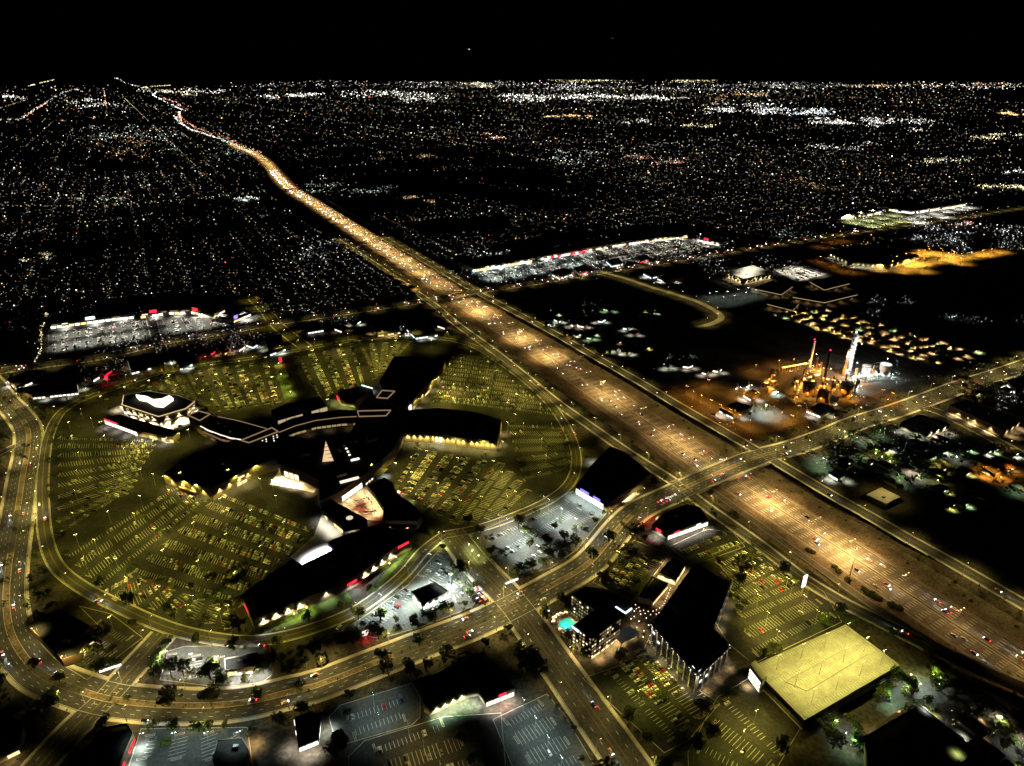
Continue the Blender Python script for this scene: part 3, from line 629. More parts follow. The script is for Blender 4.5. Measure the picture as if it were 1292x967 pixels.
# -- avenue-end store
B = Building('department_store', 'blocky black-roofed store at the mall end nearest the avenue', 'store', 15, [(478, 482), (497, 450), (532, 450), (562, 454), (559, 463), (525, 500), (511, 514), (492, 508)])
a, b = B.edge((559, 463), (525, 500)); B.wall_lamps(a, b, 3, 8, 'wally'); B.shopfront(a, b, .4, 3, E_shopy, 5, t0=.3, t1=.45)
a, b = B.edge((525, 500), (511, 514)); B.sign(a, b, .3, .5, 3, 11, E_shopw); B.pt_lights(a, b, 2, 5, 'p_shop', 5)
B = Building('restaurant', 'dark round-fronted restaurant with a pale lit sign at the mall edge', 'restaurant', 9, [(425, 498), (434, 491), (456, 487), (470, 491), (448, 507), (430, 504)], units=1)
a, b = B.edge((456, 487), (470, 491)); B.sign(a, b, 0, 1, 9.2, 10.5, E_shopc); B.pt_lights(a, b, 1, 6, 'p_cool', 4)
a, b = B.edge((425, 498), (430, 504)); B.sign(a, b, 0, .6, 4, 8, E_red); B.pt_lights(a, b, 2, 5, 'p_yg', 5); a, b = B.edge((430, 504), (448, 507)); B.pt_lights(a, b, 2, 4, 'p_yg', 5)
# -- east store, floodlit yellow wall
B = Building('department_store', 'long black-roofed store with a floodlit ribbed yellow wall', 'store', 13, [(506, 518), (553, 515), (600, 520), (633, 530), (627, 557), (590, 553), (553, 548), (508, 545)], wall=stucco, units=4)
for e, nn in ((((508, 545), (553, 548)), 5), (((553, 548), (590, 553)), 5), (((590, 553), (627, 557)), 5)):
    a, b = B.edge(*e); B.wall_lamps(a, b, nn, 9.5, 'wally', 1.2)
    d, no = B._dir(a, b)
    for k in range(nn + 1):
        q = lerp(a, b, (k + .02) / (nn + .04)) + no * .35; o = MB(); o.box((q.x, q.y, 0), (1.0, .7, 11.5), math.atan2(d.y, d.x)); o.obj('rib', stucco, B.e)
a, b = B.edge((553, 548), (590, 553)); B.sign(a, b, -.12, .12, 3, 9, emis('entrance_glow', (1, .92, .5), 2.0, True)); B.pt_lights(a, b, 1, 5, 'p_shop', 6, -.1, .1)
a, b = B.edge((633, 530), (627, 557)); B.pt_lights(a, b, 2, 4, 'p_warm', 4)
# -- central mall mass
B = Building('mall_hall', 'broad black mall hall with a glowing triangular skylight', 'mall', 14, [(345, 562), (353, 548), (402, 556), (440, 550), (452, 527), (487, 526), (506, 520), (508, 546), (496, 568), (470, 591), (456, 602), (430, 620), (403, 632), (402, 606), (384, 596), (352, 586)], units=6)
o = MB(); t = [G(x, y, 14) - B.c for x, y in ((411, 557), (421, 582), (407, 585))]
o.face([(p.x, p.y, 16.0 if i == 0 else 14.3) for i, p in enumerate(ccw(t))]); sk = o.obj('skylight', emis('skylight_glow', (1, .68, .38), .55), B.e)
for k in range(1, 6):
    o = MB(); f = k / 6; o.beam(lerp(t[0], t[2], f).xy.to_3d() + Vector((0, 0, lerp(16.05, 14.4, f))), lerp(t[0], t[1], f).xy.to_3d() + Vector((0, 0, lerp(16.05, 14.4, f))), .5); o.obj('glazing_bar', stucco_b, sk)
for x, y in ((437, 566), (439, 570), (441, 574)):
    p = G(x, y, 14) - B.c; o = MB(); o.box((p.x, p.y, 13.4), (2.2, 1.4, 1.0), .4); o.obj('roof_light', E_shopw, B.e)
p = G(448, 580, 14) - B.c; o = MB(); o.box((p.x, p.y, 13.4), (9, 2, 1.4), .45); o.obj('roof_light', E_shopw, B.e)
p = G(441, 606, 14) - B.c; o = MB(); o.box((p.x, p.y, 13.4), (20, 3, 1.6), .5); o.obj('roof_light', emis('strip_glow', (1, .8, .62), .8), B.e)
a, b = B.edge((430, 620), (456, 602)); B.shopfront(a, b, 1, 7, E_shopw, 6); B.pt_lights(a, b, 2, 5, 'p_warm', 6)
a, b = B.edge((384, 596), (402, 606)); B.pt_lights(a, b, 2, 4, 'p_warm', 9)
for o_ in (LD['p_bright'],): pass
for e_ in (((320, 588), (352, 578)), ((470, 591), (456, 602)), ((403, 632), (402, 606))): a, b = B.edge(*e_); B.shopfront(a, b, .4, 2.6, E_win, 4, 1.8, skip=.4)
a, b = B.edge((352, 586), (384, 596)); B.shopfront(a, b, .4, 7, emis('court_facade_glow', (1, .80, .42), 1.5, True), 7, 1.5, t0=.15, t1=.75); B.pt_lights(a, b, 3, 4, 'p_court', 10)  # glow put into the facade panels for the lit court wall
a, b = B.edge((496, 568), (470, 591)); B.canopy(a, b, 5, 8, stucco_w, 0, .4); B.pt_lights(a, b, 1, 3, 'p_cool', 9, 0, .4); B.pt_lights(a, b, 1, 3, 'p_dim', 6, .6, 1)
for nm, px in (('added_pale_paving', [(366, 703), (396, 676), (406, 650), (412, 646), (433, 665), (432, 676), (413, 684), (422, 693), (381, 713)]), ('added_pale_paving', [(340, 612), (356, 588), (384, 596), (404, 608), (396, 622), (372, 616)]), ('added_pale_paving', [(150, 512), (160, 524), (196, 536), (226, 545), (250, 530), (246, 506), (200, 527)]), ('added_pale_paving', [(128, 532), (136, 527), (172, 544), (218, 553), (226, 558), (212, 560)]), ('added_pale_paving', [(424, 620), (464, 612), (486, 645), (484, 658), (463, 656), (420, 632)])):
    m_ = MB(); LOTZ[0] += .0015; m_.face([(p.x, p.y, LOTZ[0] + .01) for p in ccw([G(x, y) for x, y in px])]); structure(m_, nm, concrete)  # pale sheets added so the light pools read brighter
pr = random.Random(9)
for k, (x, y, w1, d1, h1, z) in enumerate(((520, 470, 22, 14, 3, 14.2), (500, 495, 14, 12, 2.5, 14.2), (570, 532, 26, 10, 2.6, 12.2), (540, 528, 12, 9, 3, 12.2), (605, 538, 14, 9, 2.2, 12.2), (280, 585, 26, 14, 3, 13.2), (250, 594, 12, 10, 2.4, 13.2), (320, 572, 16, 10, 2.6, 13.2), (400, 720, 24, 10, 2.6, 10.2), (360, 745, 18, 10, 2.2, 10.2), (450, 695, 20, 9, 2.6, 10.2), (385, 574, 16, 12, 3, 13.2), (470, 555, 18, 12, 3, 13.2), (430, 600, 14, 9, 2.6, 13.2), (770, 600, 20, 12, 3, 10.2), (790, 592, 10, 8, 2.4, 10.2), (862, 770, 20, 14, 4, 21.2), (880, 740, 12, 9, 3, 21.2), (590, 850, 12, 9, 2.4, 7.2))):
    p = G(x, y, z); e = empty('roof_plant_room', p, AX0 + pr.uniform(-.1, .1), ('louvred plant room on the black roof of the ' + ('avenue-end store', 'avenue-end store', 'floodlit yellow store', 'floodlit yellow store', 'floodlit yellow store', 'plain tan store', 'plain tan store', 'plain tan store', 'wall-lamp store', 'wall-lamp store', 'wall-lamp store', 'mall hall', 'mall hall', 'mall hall', 'blue-white fronted store', 'blue-white fronted store', 'office block', 'office block', 'round-ended shop')[k]), 'plant room', 'plant rooms on the big black roofs')
    o = MB(); o.box((0, 0, 0), (w1 * .7, d1 * .7, h1)); o.obj('housing', metal_g, e); o = MB(); o.box((w1 * .42, 0, 0), (w1 * .12, d1 * .3, h1 * .6)); o.obj('duct', metal_g, e)
    o = MB(); o.cyl((0, 0, h1), d1 * .16, d1 * .16, .6, 10); o.obj('fan', metal_d, e)
# -- plaza pavilions
B = Building('restaurant_pavilion', 'black-roofed pavilion with a round roof light beside the red-lit plaza', 'restaurant', 9, [(405, 642), (419, 631), (463, 655), (455, 660), (432, 664)], units=1)
p = G(441, 653, 9) - B.c; o = MB(); o.cyl((p.x, p.y, 8.3), 3.4, 3.2, .5, 16); o.obj('round_roof_light', emis('round_glow', (1, .85, .6), .5), B.e)
a, b = B.edge((419, 631), (463, 655)); B.pt_lights(a, b, 3, 4, 'p_warm', 5); B.shopfront(a, b, .5, 4, E_shopy, 5)
a, b = B.edge((405, 642), (432, 664)); B.shopfront(a, b, .5, 4, E_shopy, 5, skip=.3); B.pt_lights(a, b, 3, 5, 'p_shop', 7)
a, b = B.edge((432, 664), (455, 660)); B.canopy(a, b, 5, 4, stucco_w); B.pt_lights(a, b, 1, 4, 'p_shop', 6)
B = Building('restaurant_pavilion', 'stepped black-roofed restaurant between the plaza and the yellow car park', 'restaurant', 9, [(463, 613), (485, 602), (496, 610), (499, 624), (518, 634), (533, 649), (526, 658), (482, 656), (484, 641), (473, 624)], units=2)
for e in (((463, 613), (473, 624)), ((473, 624), (484, 641))): a, b = B.edge(*e); B.pt_lights(a, b, 2, 4, 'p_warm', 4); B.shopfront(a, b, .5, 3.5, E_shopy, 5)
a, b = B.edge((496, 610), (499, 624)); B.pt_lights(a, b, 1, 4, 'p_warm', 5); B.canopy(a, b, 4, 5, stucco_w)
a, b = B.edge((499, 624), (518, 634)); B.canopy(a, b, 4.2, 5, canvas, .5, 1); B.pt_lights(a, b, 1, 3, 'p_yg', 8)
a, b = B.edge((482, 656), (526, 658)); B.canopy(a, b, 4, 7, stucco_b); B.pt_lights(a, b, 2, 3, 'p_dim', 5)
# plaza canopy of lit beams and red lanterns
pc = G(455, 636); e = empty('plaza_trellis', pc, 0, 'open trellis of pale beams over the red-lit plaza', 'trellis')
for (x0, y0, x1, y1) in ((436, 636, 464, 628), (448, 640, 470, 632), (452, 646, 476, 645), (436, 624, 462, 648), (446, 630, 466, 644), (430, 624, 436, 640), (458, 620, 470, 636)):
    a = G(x0, y0, 5) - pc; b = G(x1, y1, 5) - pc; o = MB(); o.beam(a, b, .5); o.obj('beam', stucco_w, e)
for (x, y) in ((438, 636), (466, 630), (474, 645), (452, 646)):
    a = G(x, y) - pc; o = MB(); o.cyl(a, .25, .25, 5, 8); o.obj('post', stucco_w, e)
for i, (x, y, k, m) in enumerate(((464, 622, 'p_red', E_red), (458, 632, 'p_red', E_red), (470, 640, 'p_warm', E_shopy), (452, 642, 'p_red', E_red), (440, 632, 'p_warm', E_shopw), (480, 652, 'p_red', E_red))):
    p = G(x, y, 6); e = empty('plaza_lantern', (p.x, p.y, 0), 0, ('red plaza lantern on a post beside the trellis' if 'red' in k else 'warm plaza lantern on a post beside the trellis'), 'lantern', 'red lanterns around the plaza trellis' if 'red' in k else 'warm lanterns around the plaza trellis')
    o = MB(); o.cyl((0, 0, 0), .12, .1, 5.6, 6); o.obj('post', metal_d, e); o = MB(); o.octa((0, 0, 6), .7); o.obj('lamp_glass', m, e); bulb(k + '_d', (0, 0, 7), e)
# -- store by the freeway with blue-white front
B = Building('superstore', 'black-roofed store with a dazzling blue-white entrance front facing the tree lot', 'store', 11, [(727, 612), (748, 585), (770, 563), (790, 571), (822, 598), (786, 622), (768, 636)], units=4)
a, b = B.edge((727, 612), (768, 636)); B.shopfront(a, b, .4, 6.5, emis('store_front_white', (.86, .97, 1), 2.6, True), 7, t1=.85); B.sign(a, b, .15, .4, 8, 10, E_blue); B.sign(a, b, .55, .75, 7.5, 10, E_blue); B.pt_lights(a, b, 4, 6, 'p_white', 8)
a, b = B.edge((768, 636), (786, 622)); B.pt_lights(a, b, 1, 3, 'p_dim', 4)
a, b = B.edge((786, 622), (822, 598)); B.wall_lamps(a, b, 5, 3.2, 'wallwarm', .9, E_shopw, 0, .5)
d, nn = B._dir(a, b)
for k in range(5): q = lerp(a, b, (k + .5) / 10) + nn * 1.1; bulb('p_warm_d' if k % 2 else 'p_dim_d', (q.x, q.y, 1.2), B.e)
a, b = B.edge((748, 585), (770, 563)); B.pt_lights(a, b, 1, 5, 'p_cool', 8, .4, .8)
# -- corner strip shops
B = Building('strip_shops', 'corner strip of shops with pink-white fronts and red neon at the boulevard', 'shop', 7, [(822, 662), (836, 648), (866, 636), (884, 640), (894, 656), (843, 674)], units=3)
a, b = B.edge((843, 674), (894, 656)); B.shopfront(a, b, .4, 4.4, emis('shop_window_pink', (1, .85, .82), 1.7, True), 6); B.sign(a, b, .16, .28, 5, 6.6, E_red); B.sign(a, b, .7, .8, 5, 6.4, E_shopc); B.pt_lights(a, b, 4, 4, 'p_shop', 6)
a, b = B.edge((822, 662), (843, 674)); B.pt_lights(a, b, 1, 4, 'p_cool', 5); B.sign(a, b, .3, .6, 4.5, 6.5, E_red); B.pt_lights(a, b, 1, 4, 'p_red', 8)
a, b = B.edge((822, 662), (836, 648)); B.sign(a, b, .2, .9, 4, 6.5, E_red); B.pt_lights(a, b, 2, 4, 'p_red', 7); B.sign(a, b, .4, .6, 7.1, 8.5, E_shopy)
# -- hotel
B = Building('hotel', 'L-shaped six-storey hotel with lit windows and black roof beside the turquoise pool', 'hotel', 22, [(721, 750), (737, 740), (757, 742), (778, 766), (784, 779), (747, 805), (723, 789), (750, 769)], wall=mat('hotel_stucco', (.30, .26, .20), .9, .1, .3), units=4)
for e, by in ((((721, 750), (750, 769)), 9), (((750, 769), (723, 789)), 8), (((723, 789), (747, 805)), 6), (((747, 805), (784, 779)), 12)):
    a, b = B.edge(*e); B.windows(a, b, 6, by, 2.2, 3.3, 1.5, 1.5, .22, E_win, glass_d, alt=E_windim); B.pt_lights(a, b, 2, 2.5, 'p_dim', 5)
a, b = B.edge((747, 805), (784, 779)); B.shopfront(a, b, .3, 2.0, E_shopy, 5, gap=2.0); B.pt_lights(a, b, 3, 2.5, 'p_warm', 3)
o = MB(); q = [G(x, y, 25) - B.c for x, y in ((768, 762), (784, 756), (798, 766), (788, 775))]; o.prism([(p.x, p.y, 0) for p in ccw(q)], 21.0, 25); o.obj('penthouse', stucco, B.e)
o = MB(); q = [G(x, y, 25) - B.c for x, y in ((777, 766), (789, 774), (797, 768))]; o.beam(q[0], q[1], .9); o.beam(q[1], q[2], .9); o.obj('lit_sign', emis('blue_white_sign', (.55, .75, 1), 2.6, True), B.e)
o = MB(); q = [G(x, y, 20) - B.c for x, y in ((723, 791), (730, 797))]; o.beam(q[0], q[1], 1.2); o.obj('lit_sign', MATS['blue_white_sign'], B.e)
p = G(790, 800, 5); e = empty('entrance_canopy', (p.x, p.y, 0), .55, 'flat pale entrance canopy glowing in front of the hotel', 'canopy')
o = MB(); o.box((0, 0, 4.5), (19, 11, .6)); o.obj('roof', stucco_w, e)
for x, y in ((-8.5, -4.5), (8.5, -4.5), (-8.5, 4.5), (8.5, 4.5)): o = MB(); o.box((x, y, 0), (.8, .8, 4.5)); o.obj('post', stucco, e)
for x, y in ((-5, 0), (5, 0)): bulb('p_warm_d', (x, y, 3.8), e)
for x, y in ((-14, 3), (-14, -6), (12, 3)): bulb('p_warm_d', (x, y, 6.5), e)
# pool with deck, umbrellas
pd = MB(); pd.face([(p.x, p.y, .03) for p in ccw([G(x, y) for x, y in ((697, 790), (700, 780), (718, 774), (732, 784), (732, 800), (716, 806), (700, 800))])]); pool_deck = structure(pd, 'pool_deck', concrete)
q = ccw([G(x, y) for x, y in ((704, 788), (707, 783), (718, 779), (727, 787), (722, 795), (714, 797), (706, 794))]); c = sum(q, Vector()) / len(q)
water = bpy.data.materials.new('pool_water'); water.use_nodes = True; wb = water.node_tree.nodes['Principled BSDF']; wb.inputs['Base Color'].default_value = (.03, .45, .40, 1); wb.inputs['Roughness'].default_value = .1
wb.inputs['Emission Color'].default_value = (.10, .95, .72, 1); wb.inputs['Emission Strength'].default_value = .26
e = empty('swimming_pool', (c.x, c.y, 0), 0, 'glowing turquoise swimming pool beside the hotel', 'pool')
o = MB(); o.face([(p.x - c.x, p.y - c.y, .12) for p in q]); o.obj('water', water, e)
o = MB(); 
for i in range(len(q)): o.beam((q[i].x - c.x, q[i].y - c.y, .1), (q[(i + 1) % len(q)].x - c.x, q[(i + 1) % len(q)].y - c.y, .1), .7)
o.obj('coping', stucco_w, e); bulb('p_pool_d', (0, 0, 3), e)
um = MB(); um.cyl((0, 0, 2.0), 2.0, .05, .9, 10); umm = um.mesh('shade', canvas); up = MB(); up.cyl((0, 0, 0), .06, .06, 2.4, 6); upm = up.mesh('post', metal_d)
for x, y in ((699, 782), (703, 779), (708, 777), (714, 776), (698, 787), (707, 797), (715, 802), (718, 803), (729, 781), (724, 777)):
    g = G(x, y); e = empty('pool_umbrella', g, 0, 'cream umbrella at the edge of the hotel pool', 'umbrella', 'cream umbrellas around the hotel pool'); put('shade', umm, e); put('post', upm, e)
    bulb('p_dim_d', (0, 1.0, 3.6), e)
# -- office block
B = Building('office_block', 'five-storey office block with a huge black roof and lit white piers', 'office', 22, [(825, 784), (877, 710), (919, 735), (896, 790), (918, 812), (881, 846)], wall=mat('office_spandrel', (.035, .035, .038), .35, 0, spec=.5), units=6)
for e, nb in ((((825, 784), (881, 846)), 8), (((881, 846), (918, 812)), 5), (((919, 735), (896, 790)), 7), (((896, 790), (918, 812)), 3)):
    a, b = B.edge(*e); d, nn = B._dir(a, b)
    B.windows(a, b, 5, nb * 2, 2.4, 4, 2.6, 2.3, .05, E_winw, glass_d, out=.08)
    for k in range(nb + 1):
        q = lerp(a, b, k / nb) + nn * .7; o = MB(); o.box((q.x, q.y, 0), (.7, .7, 19.5), math.atan2(d.y, d.x)); o.obj('pier', stucco_w, B.e)
        f = q + nn * 1.6; bulb('added_pier_light', (f.x, f.y, 19.2), B.e, (-nn.x * .12, -nn.y * .12, -1))  # downlights added in place of the piers' uplighting
        o = MB(); o.box((f.x, f.y, 19.25), (.5, .5, .3)); o.obj('added_downlight', E_shopw, B.e)
        if k % 2: g_ = q + nn * 4; bulb('p_dim_d', (g_.x, g_.y, 3), B.e)
    o = MB(); c = (a + b) / 2 + nn * 1.2; o.box((c.x, c.y, 19.6), ((b - a).length, 2.4, .5), math.atan2(d.y, d.x)); o.obj('cornice', metal_d, B.e)
# -- two small restaurants
B = Building('restaurant', 'small flat-roofed restaurant with glowing cream walls beside the office block', 'restaurant', 6, [(830, 723), (849, 703), (865, 712), (853, 732)], wall=stucco_w, units=2)
for e in (((830, 723), (849, 703)), ((830, 723), (853, 732)), ((853, 732), (865, 712))): a, b = B.edge(*e); B.shopfront(a, b, .5, 3.5, E_shopy, 5, skip=.3); B.pt_lights(a, b, 2, 4, 'p_warm', 3)
B = Building('restaurant', 'restaurant with a dark ribbed roof and curved string-lit terrace', 'restaurant', 6, [(805, 753), (822, 726), (843, 736), (824, 758)], units=0)
for k in range(5):
    p0 = lerp(G(812, 748, 6), G(826, 733, 6), 0) ; 
    a = lerp(G(808, 751, 6.4), G(822, 757, 6.4), (k + .7) / 5.4) - B.c; b = lerp(G(823, 729, 6.4), G(839, 737, 6.4), (k + .7) / 5.4) - B.c; o = MB(); o.beam((a.x, a.y, 6.2), (b.x, b.y, 6.2), .9); o.obj('roof_rib', metal_g, B.e)
a, b = B.edge((824, 758), (843, 736)); B.pt_lights(a, b, 2, 3, 'p_warm', 3); B.shopfront(a, b, .5, 3, E_shopy, 4)
# string lights on the terrace and plaza: one catenary of bulbs each
def string(px, n, label, col, zz=4.0, r=.45):
    pts = smooth([G(x, y, zz) for x, y in px], 3); c = pts[0]; e = empty('string_lights', (c.x, c.y, 0), 0, label, 'string lights')
    o = MB()
    for i in range(len(pts) - 1): o.beam(Vector(pts[i]) - Vector((c.x, c.y, 0)), Vector(pts[i + 1]) - Vector((c.x, c.y, 0)), .06)
    o.obj('cable', metal_d, e)
    for p in (pts[0], pts[-1]): o = MB(); o.cyl((p.x - c.x, p.y - c.y, 0), .09, .07, zz, 6); o.obj('post', metal_d, e)
    bm = MB(); bm.octa((0, 0, 0), r); me = bm.mesh('bulb_glass', col); L = len(pts) - 1
    for k in range(n): p = pts[round(L * k / (n - 1))]; put('bulb_glass', me, e, (p.x - c.x, p.y - c.y, zz - .2))
E_str = emis('string_bulb', (1, .62, .42), 3.0); E_strw = emis('string_bulb_white', (1, .86, .66), 3.0)
string([(802, 763), (812, 770), (824, 771), (836, 764), (842, 752), (846, 742)], 22, 'outer curve of pink string lights around the ribbed-roof terrace', E_str)
string([(803, 768), (814, 774), (828, 775), (840, 766)], 16, 'inner curve of pink string lights around the ribbed-roof terrace', E_str)
for k, (x, y) in enumerate(((800, 775), (808, 779), (796, 785), (806, 788), (815, 784), (803, 796), (812, 800), (818, 793), (811, 808), (820, 806), (800, 782), (822, 798))):
    g = G(x, y); e = empty('garden_lantern', g, 0, 'warm garden lantern among shrubs between hotel and office block', 'lantern', 'garden lanterns between hotel and office')
    o = MB(); o.cyl((0, 0, 0), .1, .08, 3, 6); o.obj('post', metal_d, e); o = MB(); o.octa((0, 0, 3.3), .5); o.obj('lamp_glass', E_strw, e)
    if k % 3 == 0: bulb('p_dim_d', (0, 0, 4), e)
# -- parking garage
B = Building('parking_garage', 'low open parking garage with a brightly lit yellow roof deck', 'garage', 9.5, [(948, 841), (1067, 788), (1135, 839), (1015, 909)], wall=mat('garage_concrete', (.40, .37, .30), .85, .12, .2), units=0, parapet=1.1, roof=mat('garage_deck', (.33, .31, .26), .8, .22, .10))
for e in (((948, 841), (1015, 909)), ((1015, 909), (1135, 839)), ((1067, 788), (948, 841)), ((1067, 788), (1135, 839))):
    a, b = B.edge(*e); d, nn = B._dir(a, b)
    for z0 in (1.2, 4.6): B.shopfront(a, b, z0, z0 + 1.9, metal_d, 10, 1.0, name='dark_opening_panel')  # dark panels painted for the shaded openings of a solid wall
A0, B0, C0, D0 = [G(x, y, 8.4) - B.c for x, y in ((948, 841), (1067, 788), (1135, 839), (1015, 909))]
def dk(s, t): return lerp(lerp(A0, B0, s), lerp(D0, C0, s), t)
for (s0, t0, s1, t1, nm) in ((.12, .42, .75, .38, 'ramp_wall'), (.2, .68, .88, .62, 'ramp_wall'), (.12, .42, .2, .68, 'ramp_wall')):
    o = MB(); a = dk(s0, t0); b = dk(s1, t1); o.beam((a.x, a.y, 8.75), (b.x, b.y, 8.75), .45); o.obj(nm, MATS['garage_concrete'], B.e)
o = MB()
for k in range(40):
    for t in (.03, .33, .5, .97):
        a = dk((k + .5) / 41, t); b = dk((k + .5) / 41, t + (.07 if t < .9 else -.07)); d = (b - a).normalized(); n_ = Vector((-d.y, d.x, 0)) * .1
        o.face([(q.x, q.y, 8.46) for q in (a - n_, a + n_, b + n_, b - n_)])
tag(o.obj('bay_markings', paint, B.roof), kind='stuff')
for s in (.15, .4, .65, .88):
    for t in (.2, .55, .85):
        p = dk(s, t) + B.c; lamp('lot', 'deck', (p.x, p.y, 8.42), .45, 'deck_lamp', 'twin-headed lamp standing on the yellow roof deck of the garage', 'lamp post', 'lamps on the garage roof deck')
o = MB(); q = [G(x, y, 13) - B.c for x, y in ((946, 838), (953, 833), (968, 853), (962, 859))]; o.prism([(p.x, p.y, 0) for p in ccw(q)], 0, 13); st = o.obj('stair_tower', MATS['garage_concrete'], B.e)
a, b = [v - Vector((0, 0, 0)) for v in (q[0], q[3])]; d = (b - a).normalized(); nn = Vector((d.y, -d.x, 0)); nn = nn if (lerp(a, b, .5) + nn - sum(q, Vector()) / 4).length > (lerp(a, b, .5) - nn - sum(q, Vector()) / 4).length else -nn
for z0 in (.6, 4, 7.4):
    o = MB(); c = lerp(a, b, .5) + nn * .15; hw = d * ((b - a).length * .42)
    o.face([((c - hw).x, (c - hw).y, z0), ((c + hw).x, (c + hw).y, z0), ((c + hw).x, (c + hw).y, z0 + 2.2), ((c - hw).x, (c - hw).y, z0 + 2.2)]); o.obj('window', E_shopw, st)
f = lerp(a, b, .5) + nn * 5; bulb('p_warm_d', (f.x, f.y, 3), B.e)
# -- drive-through restaurant on the white lot
B = Building('restaurant', 'small flat-roofed restaurant standing in the white-lit lot by the crossing', 'restaurant', 7, [(519, 746), (549, 734), (568, 746), (533, 762)], wall=stucco_w, units=2)
a, b = B.edge((533, 762), (568, 746)); B.shopfront(a, b, .5, 3.2, E_shopc, 5, skip=.2); B.wall_lamps(a, b, 4, 5.8, 'wallw', .7, E_white, .05, .95)
a, b = B.edge((519, 746), (533, 762)); B.wall_lamps(a, b, 2, 5.5, 'wallw', .7, E_white); B.pt_lights(a, b, 1, 5, 'p_white', 8)
a, b = B.edge((549, 734), (568, 746)); B.wall_lamps(a, b, 2, 5.5, 'wallw', .7, E_white); B.pt_lights(a, b, 1, 5, 'p_white', 7)
a, b = B.edge((519, 746), (549, 734)); B.pt_lights(a, b, 2, 5, 'p_white', 6)
B = Building('restaurant', 'narrow black-roofed restaurant with pale lit drive-through inside the boulevard bend', 'restaurant', 6, [(283, 831), (325, 823), (331, 836), (322, 841), (284, 846)], wall=stucco_w, units=2)
a, b = B.edge((284, 846), (322, 841)); B.shopfront(a, b, .5, 3.6, E_shopy, 5, skip=.3); B.pt_lights(a, b, 3, 4, 'p_shop', 5); B.canopy(a, b, 4, 4, stucco_w, .4, 1)
a, b = B.edge((322, 841), (331, 836)); B.pt_lights(a, b, 2, 4, 'p_shop', 6)
B = Building('shop_building', 'round-ended black-roofed shop with a red sign and green wall lights', 'shop', 8, [(532, 868), (545, 852), (590, 832), (612, 826), (624, 836), (649, 868), (613, 882), (603, 868), (590, 870), (542, 893), (534, 888)], units=4)
a, b = B.edge((613, 882), (649, 868)); B.shopfront(a, b, .4, 4, E_shopw, 5); B.sign(a, b, .45, .7, 5.2, 7, E_red); B.pt_lights(a, b, 3, 4, 'p_shop', 5); B.pt_lights(a, b, 1, 4, 'p_red', 5, .4, .7)
a, b = B.edge((590, 870), (542, 893)); B.wall_lamps(a, b, 4, 5.5, 'wallgreen' if 'wallgreen' in LD else 'wallw', .7)
lightdata('wallgreen', 'SPOT', (.5, 1, .35), 2200, .2, 120, .6); B.pt_lights(a, b, 3, 4, 'p_green', 5)
a, b = B.edge((603, 868), (613, 882)); B.pt_lights(a, b, 1, 4, 'p_cool', 5)
B = Building('bank', 'square black-roofed bank with white-lit walls across the boulevard', 'bank', 7, [(371, 905), (391, 897), (404, 904), (401, 930), (376, 940)], wall=stucco_w, units=2)
a, b = B.edge((376, 940), (401, 930)); B.shopfront(a, b, .5, 3.6, E_shopw, 4); B.pt_lights(a, b, 2, 4, 'p_shop', 5)
a, b = B.edge((371, 905), (376, 940)); B.sign(a, b, .45, .55, 4, 6, E_shopw); B.sign(a, b, .05, .2, 4, 6, E_shopw); B.pt_lights(a, b, 1, 4, 'p_shop', 5, .7, 1)
a, b = B.edge((404, 904), (401, 930)); B.pt_lights(a, b, 1, 4, 'p_cool', 5)
B = Building('corner_store', 'dark unlit corner store on the inside of the boulevard bend', 'store', 8, [(34, 788), (74, 768), (120, 793), (98, 826), (78, 832)], wall=stucco_b, units=3)
a, b = B.edge((98, 826), (120, 793)); B.shopfront(a, b, .4, 3, E_shopy, 6, t0=.2, t1=.8); B.pt_lights(a, b, 1, 4, 'p_warm', 5)
B = Building('shop_building', 'dark shop with a strip of red-lit bays beside the blue-lit lot', 'shop', 7, [(95, 960), (128, 918), (160, 912), (168, 925), (146, 975), (95, 990)], units=2)
a, b = B.edge((168, 925), (146, 975)); B.shopfront(a, b, .5, 3, E_red, 5, skip=.3); B.pt_lights(a, b, 2, 3, 'p_cool', 6)
B = Building('shop_building', 'small dark shop with an orange-lit corner between two lots across the boulevard', 'shop', 7, [(268, 958), (274, 934), (305, 930), (314, 945), (310, 970)], units=1)
a, b = B.edge((305, 930), (314, 945)); B.shopfront(a, b, .5, 3, E_shopy, 4); B.pt_lights(a, b, 1, 4, 'p_warm', 5)
B = Building('shop_building', 'dark shop with warm doorway lights beside the short crossing street', 'shop', 8, [(-30, 930), (12, 905), (30, 915), (22, 940), (-30, 965)], units=1)
a, b = B.edge((22, 940), (-30, 965)); B.shopfront(a, b, .5, 3.2, E_shopy, 6, skip=.4); B.pt_lights(a, b, 2, 3, 'p_dim', 4)
# -- outparcels along the avenue
def small(px, h, label, m, key, name='restaurant', cat='restaurant', wall=stucco_w, nl=2):
    wall = stucco if wall is stucco_w else stucco_b
    b_ = Building(name, label, cat, h, px, wall=wall, units=1); n = len(b_.L); best = sorted(range(n), key=lambda i: -(lerp(b_.p[i], b_.p[(i + 1) % n], .5).length) * -1)[:2]
    for i in best:
        A, B_ = b_.L[i], b_.L[(i + 1) % n]
        if i == best[0] or R.random() < .35: b_.shopfront(A, B_, .8, 2.9, m, 5, 1.2, skip=.35)
        b_.pt_lights(A, B_, 1 if i != best[0] else nl, 3.4, key, 6, R.uniform(0, .4), R.uniform(.6, 1))
    return b_
small([(8, 478), (36, 468), (58, 467), (40, 480), (20, 488)], 6, 'filling station shop with a glowing forecourt at the avenue corner', E_shopw, 'p_shop', 'filling_station', 'filling station')
small([(20, 490), (60, 484), (96, 480), (98, 492), (40, 498)], 8, 'long dark shop with white-lit back doors near the avenue corner', E_shopw, 'p_cool', 'shop_building', 'shop', stucco)
